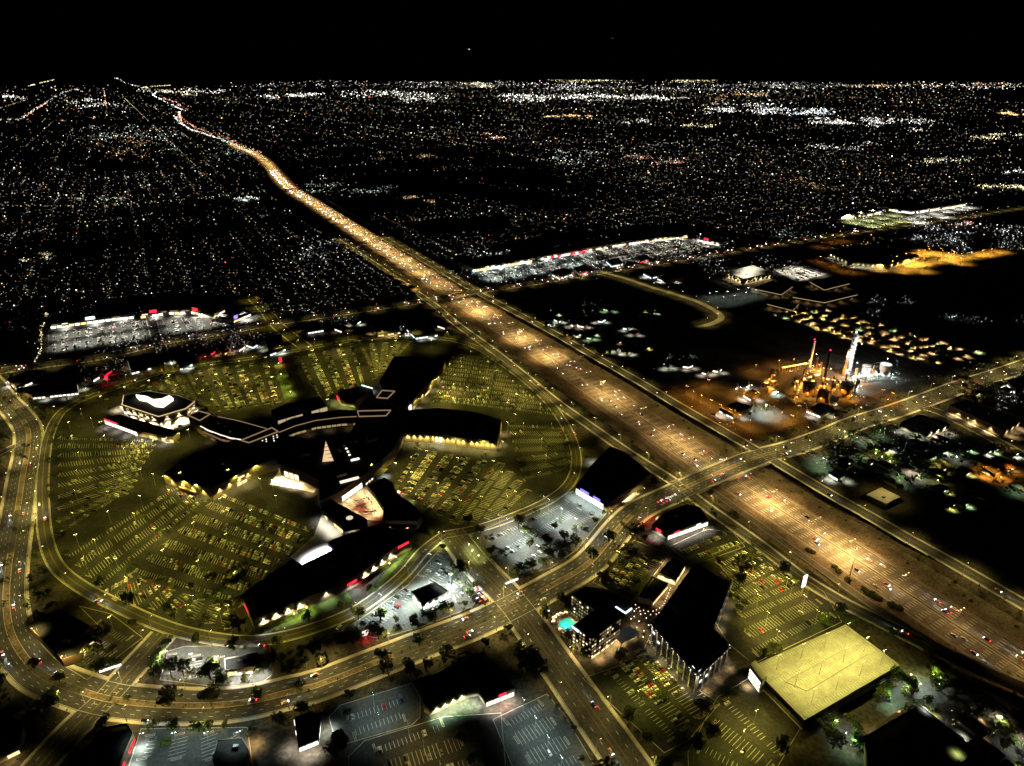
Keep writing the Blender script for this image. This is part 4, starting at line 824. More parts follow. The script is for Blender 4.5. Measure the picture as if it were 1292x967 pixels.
small([(160, 452), (188, 446), (195, 460), (165, 468)], 7, 'dark restaurant with a small white sign beside the planted drive', E_shopw, 'p_dim')
small([(218, 446), (236, 440), (242, 456), (226, 462)], 8, 'dark restaurant with a cool-lit wall across the planted drive', E_shopc, 'p_cool')
small([(332, 426), (354, 421), (360, 437), (340, 444)], 8, 'dark restaurant with pale lit walls at the side street corner', E_shopc, 'p_cool')
small([(468, 410), (500, 406), (505, 416), (476, 420)], 8, 'dark restaurant with a warm front facing the ring road', E_shopy, 'p_warm')
small([(378, 408), (400, 404), (408, 414), (384, 418)], 7, 'dark restaurant with a small blue-white sign near the side street', E_shopc, 'p_dim')
small([(512, 412), (540, 408), (552, 420), (524, 424)], 7, 'dark restaurant with violet-white lights near the service road', E_shopc, 'p_cool')
for k, (x, y, m, key) in enumerate(((430, 412, E_shopw, 'p_dim'), (446, 404, E_shopc, 'p_cool'), (262, 442, E_red, 'p_red'), (282, 440, E_shopy, 'p_warm'), (300, 436, E_shopw, 'p_dim'), (318, 432, E_shopc, 'p_cool'), (132, 466, E_red, 'p_red'), (116, 474, E_shopc, 'p_dim'), (560, 408, E_shopw, 'p_dim'))):
    small([(x - 8, y + 2), (x, y - 3), (x + 9, y), (x + 1, y + 5)], 5, ('small pavilion with a white window on the lawn by the avenue', 'small pavilion with a cool window near the avenue bridge', 'small pavilion with a red window opposite the long shop row', 'small pavilion with an amber window opposite the long shop row', 'low kiosk with a white window opposite the long shop row', 'low kiosk with a cool window opposite the long shop row', 'small shop with a red sign among dark trees by the avenue', 'low kiosk with a dim cool window among dark trees', 'low kiosk beside the service road near the avenue bridge')[k], m, key, 'kiosk', 'kiosk', stucco, 1)
# -- long shop rows beyond the avenue
def row(px_front, depth, h, label, m, key, step=26, alt=None, name='shop_row', signs=()):
    fr = [G(x, y, h) for x, y in px_front]; d = (fr[-1] - fr[0]).normalized(); n_ = Vector((-d.y, d.x, 0)); n_ = n_ if n_.y > 0 else -n_
    poly = [P(p) for p in fr] + [P(p + n_ * depth) for p in fr[::-1]]
    b_ = Building(name, label, 'shop', h, poly, wall=stucco_w, units=5)
    for i in range(len(px_front) - 1):
        A, B_ = b_.edge(px_front[i], px_front[i + 1]); L = (B_ - A).length; b_.shopfront(A, B_, .8, h - 5.2, m, 9, 1.6, alt=alt or E_shopy, skip=.22); b_.shopfront(A, B_, h - 4, h - 2.4, E_windim, 14, 6, skip=.5, name='shop_sign', alt=E_win); b_.pt_lights(A, B_, max(1, int(L / step)), 6, 'p_row', 9)
    for (i, t0, t1, mm) in signs: A, B_ = b_.edge(px_front[i], px_front[i + 1]); b_.sign(A, B_, t0, t1, h - 1.5, h + 3.5, mm)
    return b_
row([(62, 409), (100, 404), (139, 399), (168, 396)], 60, 10, 'long white-fronted store row at the far side of the bright lot', E_shopw, 'p_shop', signs=((1, .2, .5, E_shopc),))
row([(176, 396), (212, 391), (240, 390), (267, 394)], 55, 10, 'bent shop row with two red roof signs beyond the avenue', E_shopw, 'p_shop', signs=((0, .35, .6, E_red), (2, .1, .35, E_red)))
row([(269, 396), (283, 388)], 30, 9, 'short end shop with a cream front joining the bent shop row', E_shopw, 'p_shop')
row([(294, 402), (316, 393)], 35, 9, 'detached shop with a blue sign beside the side street', E_shopw, 'p_shop', signs=((0, .05, .25, E_blue),))
row([(596, 338), (640, 331), (676, 325)], 70, 11, 'big dark-roofed store beside the freeway with a white canopy front', E_shopc, 'p_white', 40)
row([(678, 324), (716, 318), (750, 311)], 55, 10, 'plaza shop row with red and violet signs', E_shopw, 'p_shop', 40, E_red)
row([(748, 312), (790, 305), (830, 300), (868, 296)], 60, 10, 'far plaza shop row with golden fronts', E_shopw, 'p_shop', 40, E_shopy)
row([(880, 300), (908, 306)], 45, 10, 'far plaza end block with a red neon eave', E_shopw, 'p_shop', 40, signs=((0, .3, .5, E_red),))
small([(694, 343), (712, 338), (722, 344), (706, 349)], 7, 'dark restaurant pad in the cool-lit plaza lot', E_shopw, 'p_shop')
small([(724, 338), (738, 334), (744, 340), (730, 344)], 7, 'small restaurant with a red window in the plaza lot', E_red, 'p_shop')
small([(765, 328), (780, 325), (786, 331), (772, 334)], 7, 'dark restaurant pad at the junction before the golden shop row', E_shopc, 'p_shop')
small([(802, 324), (816, 321), (820, 326), (808, 329)], 7, 'small red-signed restaurant before the golden shop row', E_red, 'p_shop')
b_ = small([(812, 343), (832, 340), (840, 344), (822, 348)], 8, 'filling station with a bright teal canopy beside the curving drive', E_shopc, 'p_white', 'filling_station', 'filling station', nl=3)
small([(830, 349), (852, 345), (862, 350), (842, 354)], 8, 'car wash with white-lit bays beside the teal filling station', E_shopc, 'p_white', 'car_wash', 'car wash', nl=2)
# floodlit office and warehouses by the school fields
B = Building('office_building', 'pale floodlit office building with a glowing roof terrace beyond the empty field', 'office', 14, [(917, 343), (950, 335), (976, 344), (938, 352)], wall=stucco_w, units=2, roof=mat('pale_roof', (.5, .47, .40), .8, .15, .1))
a, b = B.edge((917, 343), (938, 352)); B.wall_lamps(a, b, 4, 10, 'wallwarm', 2); B.windows(a, b, 2, 5, 3, 5, 4, 3, .2, E_win)
a, b = B.edge((938, 352), (976, 344)); B.wall_lamps(a, b, 6, 10, 'wallwarm', 2); B.windows(a, b, 2, 9, 3, 5, 3.6, 3, .15, E_win)
for t in (.2, .5, .8): p = lerp(B.p[0], B.p[2], t); lamp('lotn', 'neutral', (p.x, p.y, 13.25), .5, 'roof_lamp', 'lamp post on the pale roof terrace of the floodlit office', 'lamp post', 'lamps on the office roof terrace')
for k, (px, lab) in enumerate((([(948, 364), (975, 354), (1000, 362), (986, 372)], 'dark long workshop beside the floodlit office'), ([(1000, 375), (1030, 366), (1082, 372), (1040, 382)], 'low dark workshop with pale eaves beside the trees'), ([(1022, 356), (1052, 348), (1072, 358), (1040, 366)], 'dark warehouse behind the parked trucks'), ([(985, 380), (1008, 384), (1000, 392), (968, 384)], 'narrow dark shed before the dense trees'))):
    B = Building('workshop', lab, 'workshop', 8, px, units=2)
    for i in range(len(B.L)):
        A_, B_ = B.L[i], B.L[(i + 1) % len(B.L)]
        if lerp(B.p[i], B.p[(i + 1) % len(B.p)], .5).length < B.c.length: B.pt_lights(A_, B_, 3, 5, 'p_dim', 5); B.trim([P(B.p[i] + Vector((0, 0, 8))), P(B.p[(i + 1) % len(B.p)] + Vector((0, 0, 8)))], GOLD, .5, -.4, close=False)
B = Building('distribution_hall', 'broad dark distribution hall with a row of wall lamps beside the sodium-lit yard', 'warehouse', 12, [(1045, 318), (1095, 308), (1160, 322), (1120, 334), (1072, 330)], units=3)
a, b = B.edge((1072, 330), (1120, 334)); B.wall_lamps(a, b, 7, 9, 'wallw'); B.pt_lights(a, b, 4, 6, 'p_shop', 8); a, b = B.edge((1120, 334), (1160, 322)); B.wall_lamps(a, b, 5, 9, 'wallw'); a, b = B.edge((1045, 318), (1072, 330)); B.wall_lamps(a, b, 5, 9, 'wallw')
row([(1062, 272), (1100, 268), (1116, 264)], 60, 11, 'far supermarket row at the green-lit lot', E_shopw, 'p_shop', 60)
row([(1122, 262), (1150, 266), (1200, 259), (1224, 255)], 60, 11, 'far bent shop row with white fronts beyond the orange yard', E_shopw, 'p_white', 60)
B = Building('warehouse', 'long dark warehouse with warm doorway lamps beside the planted drive', 'warehouse', 10, [(1198, 511), (1219, 504), (1291, 528), (1267, 543)], units=3)
a, b = B.edge((1198, 511), (1267, 543)); B.wall_lamps(a, b, 3, 7, 'wallwarm', .8, E_shopw); B.pt_lights(a, b, 3, 4, 'p_warm', 6); a, b = B.edge((1267, 543), (1291, 528)); B.wall_lamps(a, b, 3, 7, 'wallwarm', .8, E_shopw); B.pt_lights(a, b, 2, 4, 'p_warm', 8)
B = Building('warehouse', 'dark square warehouse with white-lit loading yard', 'warehouse', 9, [(1136, 533), (1161, 523), (1199, 535), (1169, 546)], units=3)
a, b = B.edge((1136, 533), (1169, 546)); B.pt_lights(a, b, 2, 5, 'p_white', 6); a, b = B.edge((1169, 546), (1199, 535)); B.pt_lights(a, b, 3, 5, 'p_shop', 6); B.wall_lamps(a, b, 3, 7, 'wallw', .8, E_white)
small([(1046, 596), (1056, 590), (1068, 597), (1058, 603)], 5, 'small white-fronted cabin among green-lit trees', E_shopc, 'p_cool', 'cabin', 'cabin')
small([(1240, 590), (1255, 584), (1270, 592), (1256, 599)], 6, 'low shed with an orange-lit yard beyond the warehouses', E_shopy, 'p_sod', 'shed', 'shed')
small([(1270, 480), (1300, 472), (1310, 484), (1282, 492)], 7, 'low building with white windows beyond the warehouse drive', E_shopw, 'p_shop', 'office_building', 'office')
B = Building('service_building', 'flat white-lit utility roof beside the far service road', 'utility building', 4, [(1093, 624), (1112, 615), (1136, 627), (1118, 636)], wall=stucco_w, units=1, roof=mat('pale_roof', (.5, .47, .40)))
bulb('streetdim', (3, 2, 14), B.e) 

# ------------------------------------------------------------------ gas processing plant
def column(x, y, h, r, m, name, label, cat, top=None, rings=4, n=14, ladder=True):
    p = G(x, y); e = empty(name, p, 0, label, cat)
    o = MB(); o.cyl((0, 0, 0), r, r * .92, h, n); o.obj('shell', m, e)
    for k in range(rings):
        o = MB(); z = h * (k + 1) / (rings + .4); o.cyl((0, 0, z), r * 1.35, r * 1.35, .35, n); o.obj('platform', metal_g, e)
    if ladder: o = MB(); o.box((r * 1.05, 0, 0), (.4, .6, h)); o.obj('ladder', metal_g, e)
    o = MB(); o.cyl((0, 0, h), r * .6, r * .2, r * .8, 10); o.obj('cap', m, e)
    if top: o = MB(); o.octa((0, 0, h + r), 1.0); o.obj('beacon', top, e)
    return e, p
def near(e, lst):
    for dx, dy, z, k in lst:
        bulb(k + '_d', (dx, dy, z + 2), e); o = MB(); o.octa((dx * .97, dy * .97, z + .5), .55); o.obj('lamp_glass', E_orange if 'sod' in k else (E_white if 'white' in k or 'cool' in k else E_warm), e)
E_bea = emis('beacon_red', (1, .03, .06), 6)
e, p = column(1021, 463, 42, 2.2, stucco_w, 'chimney_stack', 'pale slender chimney with a red beacon at the gas plant', 'chimney', E_bea, 2); near(e, [(4, -4, 3, 'p_sod'), (-4, -5, 12, 'p_warm'), (5, -5, 22, 'p_dim')]); [bulb('p_plant', v_, e) for v_ in ((8, -9, 12), (30, -40, 10), (50, -60, 12))]  # unfitted amber lights added to lift the glow of the plant
e, p = column(1038, 489, 55, 1.7, tank_r, 'flare_tower', 'rust-coloured lattice flare tower with a red beacon', 'tower', E_bea, 7); near(e, [(4, -4, 6, 'p_sod'), (-4, -4, 16, 'p_sod'), (4, -4, 30, 'p_dim')])
e, p = column(1069, 472, 62, 3.6, tank_w, 'distillation_tower', 'tall white floodlit distillation tower with stacked platforms', 'tower', E_white, 9, 18); [bulb('p_tower', v_, e) for v_ in ((9, -12, 52), (-9, -12, 34), (10, -11, 18))]; near(e, [(7, -8, 50, 'p_white'), (-7, -8, 36, 'p_white'), (8, -6, 20, 'p_white'), (-6, -8, 8, 'p_white'), (6, 4, 58, 'p_white')])  # unfitted point lights added to brighten the white tower
e, p = column(1064, 474, 40, 1.8, tank_r, 'distillation_tower', 'shorter rust-brown column leaning close to the white floodlit tower', 'tower', None, 5)
for k, (x, y, h, r, m, lab, L) in enumerate(((1028, 468, 22, 1.6, tank_r, 'short rusty process column beside the pale chimney', 'p_sod'), (1034, 470, 16, 1.4, tank_w, 'short white process column behind the flare tower', 'p_sod'), (1078, 478, 16, 1.5, tank_w, 'white process column at the foot of the floodlit tower', 'p_white'), (1100, 476, 18, 1.7, tank_r, 'brown process column before the white tanks', 'p_white'), (1010, 490, 16, 1.5, tank_w, 'pale process column at the edge of the orange tanks', 'p_sod'), (1081, 492, 14, 1.3, tank_w, 'pale process column beside the big brown tank', 'p_cool'), (972, 480, 18, 1.5, tank_r, 'lone rusty process column in the dark yard', 'p_sod'), (944, 490, 12, 1.3, tank_w, 'white process column beside the control house', 'p_shop'), (930, 492, 10, 1.2, tank_w, 'short white vent column beside the control house', 'p_dim'))):
    e, p = column(x, y, h, r, m, 'process_column', lab, 'tower', None, 3); near(e, [(3, -4, h * .5, L), (-3, -3, 2.5, L)])
def tank(x, y, r, h, m, label, lights):
    p = G(x, y); e = empty('storage_tank', p, 0, label, 'tank')
    o = MB(); o.cyl((0, 0, 0), r, r, h, 24, cap=False); o.obj('shell', m, e)
    o = MB(); o.cyl((0, 0, h), r * 1.01, .4, r * .22, 24); o.obj('roof', m, e)
    o = MB(); o.cyl((0, 0, h - .5), r * 1.08, r * 1.08, .3, 24); o.obj('walkway', metal_g, e)
    for k in range(5): a = -2.6 + k * .28; o = MB(); o.beam((r * 1.06 * math.cos(a), r * 1.06 * math.sin(a), h * k / 5), (r * 1.06 * math.cos(a + .28), r * 1.06 * math.sin(a + .28), h * (k + 1) / 5), .5); o.obj('stair', metal_g, e)
    near(e, lights)
tank(1019, 497, 7.5, 16, tank_r, 'rust-brown tank glowing orange at the plant edge', [(-6, -12, 6, 'p_sod'), (8, -11, 10, 'p_sod')])
tank(1037, 506, 7, 15, tank_r, 'open rust tank standing in front of the flare tower', [(-7, -10, 8, 'p_sod'), (7, -10, 4, 'p_sod')])
tank(1066, 500, 8, 20, tank_r, 'large tall brown tank at the roadside of the plant', [(-10, -7, 12, 'p_sod'), (3, -12, 6, 'p_sod'), (10, -8, 14, 'p_sod')])
tank(1051, 510, 5, 10, tank_w, 'small grey tank between the two orange tanks', [(0, -9, 3, 'p_dim')])
tank(1115, 473, 7.5, 17, tank_w, 'wide white floodlit tank at the far plant corner', [(-9, -8, 4, 'p_white'), (8, -9, 4, 'p_white'), (0, 0, 25, 'p_white')])
tank(1092, 470, 6, 11, tank_w, 'low white tank behind the floodlit tower', [(-6, -8, 4, 'p_white'), (6, -8, 9, 'p_white')])
tank(974, 496, 6, 7, tank_w, 'low dark-topped tank with green-white wall light', [(0, -8, 3, 'p_green'), (5, -7, 4, 'p_cool')])
def rack(a, b, label, key, n=5):
    A = G(*a); Bp = G(*b); d = Bp - A; L = d.length; e = empty('pipe_rack', A, math.atan2(d.y, d.x), label, 'pipe rack')
    for k in range(n + 1): o = MB(); x = L * k / n; o.box((x, -2.5, 0), (.5, .5, 7)); o.box((x, 2.5, 0), (.5, .5, 7)); o.box((x, 0, 6.5), (.5, 5.5, .5)); o.obj('frame', metal_g, e)
    for y in (-1.8, -.6, .6, 1.8): o = MB(); o.beam((0, y, 7.3), (L, y, 7.3), .6); o.obj('pipe', tank_w, e)
    for k in range(n): bulb(key + '_d', (L * (k + .5) / n, -1, 9), e)
rack((1040, 484), (1062, 488), 'pipe rack glowing amber between the flare tower and the big tank', 'p_sod', 3)
rack((985, 470), (1018, 464), 'pipe rack glowing amber behind the pale chimney', 'p_sod', 5)
rack((1072, 482), (1108, 478), 'white-lit pipe rack running to the white tank', 'p_white', 4)
rack((1000, 488), (1034, 478), 'pipe rack among the orange columns', 'p_sod', 4)
rack((962, 490), (978, 486), 'short pipe rack in the dark yard', 'p_sod', 2)
small([(908, 514), (930, 507), (950, 513), (926, 523)], 8, 'white-walled control house with a dark roof beside the orange hedge road', E_shopc, 'p_shop', 'control_house', 'control house', nl=3)
small([(1018, 516), (1036, 508), (1052, 514), (1036, 523)], 6, 'low pale plant office before the orange tanks', E_shopw, 'p_shop', 'plant_office', 'office')
small([(938, 496), (950, 491), (960, 496), (948, 502)], 6, 'pale pump house lit from inside beside the control house', E_shopw, 'p_shop', 'pump_house', 'pump house')
small([(1094, 462), (1108, 457), (1120, 462), (1106, 468)], 8, 'pale compressor house behind the white tanks', E_shopc, 'p_white', 'compressor_house', 'compressor house')
for k in range(26):
    x, y = R.uniform(1000, 1082), 0; y = 470 + (1070 - x) * .12 + R.uniform(0, 28); h = R.uniform(5, 15)
    sod = x < 1068; e, p = column(x, y, h, R.uniform(.7, 1.6), R.choice((tank_r, tank_w)), 'process_vessel', 'small process vessel among the amber-lit tanks' if sod else 'small process vessel in the white-lit end of the plant', 'vessel', None, 2, 10); e['group'] = 'amber-lit process vessels' if sod else 'white-lit process vessels'
    if k % 2 == 0: near(e, [(R.uniform(-4, 4), -4, h * .6, 'p_sods' if sod else 'p_cool')])
sodpx = [(866, 497), (874, 504), (884, 509), (896, 515), (908, 521), (920, 527), (932, 534), (945, 541), (893, 489), (953, 470), (975, 523), (985, 531), (998, 535), (1006, 522), (1112, 502), (1124, 506), (955, 505), (940, 502), (968, 498), (982, 464), (1000, 462), (1030, 478), (996, 478), (928, 500)]
for x, y in sodpx: LAMPS.append(('sod', 'sodium', G(x, y), R.random() * 3, 'the amber-lit yard of the gas plant'))
LAMPS.append(('lotw', 'white', G(965, 522), 0, 'the plant gate'))
# pale gravel yard under the plant
mb = MB(); mb.face([(p.x, p.y, .008) for p in ccw([G(x, y) for x, y in ((862, 495), (985, 452), (1050, 446), (1130, 466), (1150, 480), (1050, 520), (975, 545), (950, 548))])]); structure(mb, 'plant_yard', asphalt_new)

# ------------------------------------------------------------------ apartments, fields, gardens
ap = 0
A, B2, C2, D2 = G(972, 398), G(1035, 388), G(1240, 446), G(1175, 462)
yard = MB(); yard.face([(p.x, p.y, .010) for p in ccw([A, B2, C2, D2])]); structure(yard, 'apartment_yard', dirt)
for i in range(11):
    for j in range(5):
        p = lerp(lerp(A, D2, (i + .5) / 11), lerp(B2, C2, (i + .5) / 11), (j + .5) / 5); d = B2 - A
        p = p + Vector((R.uniform(-5, 5), R.uniform(-5, 5), 0))
        e = empty('apartment_house', p, math.atan2(d.y, d.x) + R.choice((0, 0, 0, .06, -.05)), 'low dark-roofed apartment house in the lamp-lit estate beyond the plant', 'house', 'apartment houses in the estate beyond the plant')
        L = d.length / 5 * .66
        if i + j == 0:
            o = MB(); o.box((0, 0, 0), (L, 10, 4.6)); wm = o.mesh('wall', stucco_b)
            o = MB(); o.face(((-L / 2 - .8, -7, 4.4), (L / 2 + .8, -7, 4.4), (L / 2 + .8, 0, 6.8), (-L / 2 - .8, 0, 6.8))); o.face(((-L / 2 - .8, 0, 6.8), (L / 2 + .8, 0, 6.8), (L / 2 + .8, 7, 4.4), (-L / 2 - .8, 7, 4.4))); rm = o.mesh('roof', roof_m)
        e.scale = (R.uniform(.75, 1.15), R.uniform(.8, 1.1), R.uniform(.8, 1.25)); put('wall', wm, e); put('roof', rm, e)
        if R.random() < .85: bulb(('p_apt_d' if i < 5 else 'p_apw_d') if R.random() < .85 else 'p_green_d', (R.uniform(-.4, .4) * L, -10.5, 4.2), e)
        if R.random() < .6: bulb('p_apt_d' if i < 6 else 'p_apw_d', (R.uniform(-.5, .5) * L, 10.5, 4.0), e)
        bulb('p_apt_d' if R.random() < .6 else 'p_apw_d', (L * R.choice((-.55, .55)), R.uniform(-8, 8), 4.0), e)
    for j in range(6): 
        if R.random() < .5: TREES.append((lerp(lerp(A, D2, (i + 1) / 11), lerp(B2, C2, (i + 1) / 11), j / 5), .8, 'the apartment estate'))
# dim floodlit buildings in the field
for k, (x, y, key, m, lab) in enumerate(((704, 402, 'p_white', E_shopc, 'farm house with a teal yard lamp in the dark field'), (722, 408, 'p_shop', E_shopw, 'long barn with white-lit doors in the dark field'), (735, 409, 'p_shop', E_shopw, 'open shed with a round pool of white light in the dark field'), (757, 403, 'p_cool', E_shopc, 'small shed with a bright gable in the dark field'), (768, 389, 'p_green', E_shopg, 'cabin with a green-lit garden in the dark field'), (790, 412, 'p_cool', E_shopc, 'flat-roofed shed with a blue-white wall in the dark field'), (800, 418, 'p_shop', E_shopw, 'small barn with a cream pool of light in the dark field'), (776, 438, 'p_cool', E_shopc, 'row of cabins with cool lamps at the field corner'), (790, 442, 'p_white', E_shopc, 'cabin with bright white porch lamps at the field corner'), (842, 460, 'p_cool', E_shopc, 'shed with a blue-white wall near the plant fence'), (868, 460, 'p_shop', E_shopw, 'long shed with a lit pale roof near the plant fence'), (890, 468, 'p_shop', E_shopw, 'low workshop with cream door lights near the plant fence'), (905, 466, 'p_shop', E_shopw, 'small store with cream door lights near the plant fence'), (745, 424, 'p_green', E_shopg, 'cabin among dim green shrubs by the service road'))):
    f_ = R.uniform(.45, .95); g__ = R.uniform(.4, .9); k_ = R.uniform(-1.5, 1.5)
    small([(x - 8 * f_, y + (1 + k_) * g__), (x - 1 * f_, y - 4 * g__), (x + 8 * f_, y - k_ * g__), (x + 2 * f_, y + 4 * g__)], R.uniform(3.5, 5), lab, m, key, 'farm_building', 'farm building', stucco, 1)
for k, (x, y) in enumerate(((895, 378), (903, 376), (912, 383), (917, 376), (926, 381), (930, 373), (940, 377), (943, 371), (953, 374))): LAMPS.append(('lotw', 'whitedim', G(x, y), 0, 'the school practice yard beside the curving drive'))
# orange lit yard
mb = MB(); mb.face([(p.x, p.y, .012) for p in ccw([G(x, y) for x, y in ((1080, 330), (1120, 338), (1160, 322), (1210, 316), (1250, 325), (1190, 346), (1120, 350))])]); structure(mb, 'truck_yard', asphalt)
for x, y in ((1130, 330), (1142, 326), (1158, 322), (1170, 318), (1186, 320), (1200, 322), (1150, 334), (1165, 332), (1182, 330), (1198, 328), (1212, 326), (1225, 324), (1238, 322), (1140, 342), (1165, 342), (1125, 336), (1110, 340), (1250, 320), (1262, 318)):
    LAMPS.append(('sod', 'sodium_far', G(x, y), R.random() * 3, 'the sodium-lit truck yard'))
for k in range(14): LAMPS.append(('sod', 'sodium_far', G(R.uniform(1125, 1245), R.uniform(319, 340)), R.random() * 3, 'the sodium-lit truck yard'))
for x, y in ((1052, 306), (1064, 304), (1036, 312), (1050, 336), (1034, 330), (1062, 342), (1076, 344)): LAMPS.append(('sod', 'sodium', G(x, y), R.random() * 3, 'the edge of the distribution hall'))
# green lit far lot
mb = MB(); mb.face([(p.x, p.y, .014) for p in ccw([G(x, y) for x, y in ((1058, 276), (1116, 266), (1150, 270), (1225, 258), (1240, 268), (1130, 290), (1092, 290))])]); structure(mb, 'far_supermarket_lot', asphalt)
for x, y in ((1070, 276), (1085, 273), (1100, 270), (1078, 281), (1095, 278), (1112, 275), (1128, 272), (1100, 285), (1118, 282), (1136, 279)): LAMPS.append(('lot', 'lot_far', G(x, y), 0, 'the far green-lit supermarket lot'))
for x, y in ((1150, 276), (1165, 273), (1180, 270), (1195, 267), (1210, 264), (1160, 281), (1190, 274), (1222, 262)): LAMPS.append(('lotn', 'white_far', G(x, y), 0, 'the far lot of the bent shop row'))
# truck and car ranks in the trade yard
mb = MB(); mb.face([(p.x, p.y, .011) for p in ccw([G(x, y) for x, y in ((975, 340), (1015, 332), (1048, 345), (1005, 356)) ])]); trade = structure(mb, 'trade_yard', concrete)
for x, y in ((990, 344), (1005, 340), (1020, 344), (1010, 350), (1030, 347)): LAMPS.append(('lotn', 'neutral', G(x, y), 0, 'the trade yard with parked trucks'))
A, B2, C2, D2 = G(978, 342), G(1013, 334), G(1044, 345), G(1006, 354)
for i in range(7):
    for k in range(16):
        p = lerp(lerp(A, B2, (i + .5) / 7), lerp(D2, C2, (i + .5) / 7), (k + .5) / 16)
        if R.random() < .75: CARS.append((p.x, p.y, math.atan2((D2 - A).y, (D2 - A).x) + 1.57, 'the trade yard'))
# gardens and houses across the freeway
for k, (x, y, key) in enumerate(((1096, 562, 'p_green'), (1108, 552, 'p_green'), (1104, 576, 'p_yg'), (1112, 580, 'p_yg'), (1122, 586, 'p_yg'), (1088, 582, 'p_green'), (1030, 588, 'p_green'), (1038, 582, 'p_white'), (1040, 594, 'p_green'), (1132, 606, 'p_green'), (1146, 602, 'p_cool'), (1158, 604, 'p_cool'), (1178, 592, 'p_yg'), (1192, 588, 'p_yg'), (1206, 580, 'p_cool'), (1182, 610, 'p_yg'), (1080, 556, 'p_cool'), (1065, 548, 'p_yg'), (1284, 622, 'p_green'), (1134, 610, 'p_green'), (1240, 594, 'p_sod'), (1252, 600, 'p_sod'), (1276, 596, 'p_sod'), (1262, 606, 'p_sod'))):
    p = G(x, y); e = empty('garden_lamp', p, 0, {'p_green': 'green garden lamp among trees beyond the far service road', 'p_yg': 'yellow garden lamp among trees beyond the far service road', 'p_white': 'bright white garden lamp by the green-lit cabin', 'p_cool': 'cool white garden lamp among trees beyond the far service road', 'p_sod': 'amber yard lamp by the shed beyond the warehouses'}[key], 'lamp', 'garden lamps ' + key[2:])
    o = MB(); o.cyl((0, 0, 0), .1, .08, 3.5, 6); o.obj('post', metal_d, e); o = MB(); o.octa((0, 0, 3.8), .6); o.obj('lamp_glass', {'p_green': E_shopg, 'p_yg': E_lot, 'p_white': E_white, 'p_cool': E_white, 'p_sod': E_orange}[key], e); bulb(key + '_d', (0, 0, 10.0), e)  # light added high above the post so the tree crowns are lit
    for _ in range(2): TREES.append((p + Vector((R.uniform(-14, 14), R.uniform(3, 16), 0)), R.uniform(.7, 1.2), 'the gardens beyond the far service road'))
for k, (x, y, key) in enumerate(((1160, 868, 'p_white'), (1138, 876, 'p_cool'), (1184, 868, 'p_white'), (1122, 886, 'p_green'), (1176, 856, 'p_yg'), (1166, 905, 'p_cool'), (1256, 916, 'p_white'), (1262, 922, 'p_yg'), (1288, 946, 'p_white'), (1204, 962, 'p_yg'), (1066, 930, 'p_cool'), (1052, 922, 'p_green'), (1072, 945, 'p_green'), (1148, 856, 'p_yg'))):
    p = G(x, y); e = empty('court_lamp', p, 0, {'p_white': 'white globe lamp in the small courts behind the garage', 'p_cool': 'cool white globe lamp in the small courts behind the garage', 'p_green': 'green globe lamp in the small courts behind the garage', 'p_yg': 'yellow globe lamp in the small courts behind the garage'}[key], 'lamp', 'globe lamps behind the garage ' + key[2:])
    o = MB(); o.cyl((0, 0, 0), .1, .08, 3.5, 6); o.obj('post', metal_d, e); o = MB(); o.octa((0, 0, 3.8), .45); o.obj('lamp_glass', {'p_green': E_shopg, 'p_yg': E_lot, 'p_white': E_white, 'p_cool': E_white}[key], e); bulb(key + '_d', (0, 0, 10.0), e)  # light source raised far over its globe to reach the crowns
    for _ in range(4): TREES.append((p + Vector((R.uniform(-12, 12), R.uniform(-9, 12), 0)), R.uniform(.7, 1.2), 'the small courts behind the garage'))
mb = MB(); mb.face([(p.x, p.y, .013) for p in ccw([G(x, y) for x, y in ((1105, 895), (1112, 875), (1150, 850), (1172, 855), (1200, 880), (1190, 888), (1160, 885), (1120, 905))])]); structure(mb, 'garden_court', asphalt_new)
B = Building('apartment_block', 'dark apartment block behind the garage with small lit doorways', 'apartment block', 8, [(1090, 930), (1160, 888), (1230, 945), (1180, 1000), (1100, 990)], units=3)
a, b = B.edge((1160, 888), (1230, 945)); B.windows(a, b, 2, 14, 1.5, 3.4, 1.4, 1.4, .35, E_win, glass_d)
a, b = B.edge((1090, 930), (1160, 888)); B.windows(a, b, 2, 12, 1.5, 3.4, 1.4, 1.4, .25, E_win, glass_d); B.pt_lights(a, b, 2, 3, 'p_dim', 4)
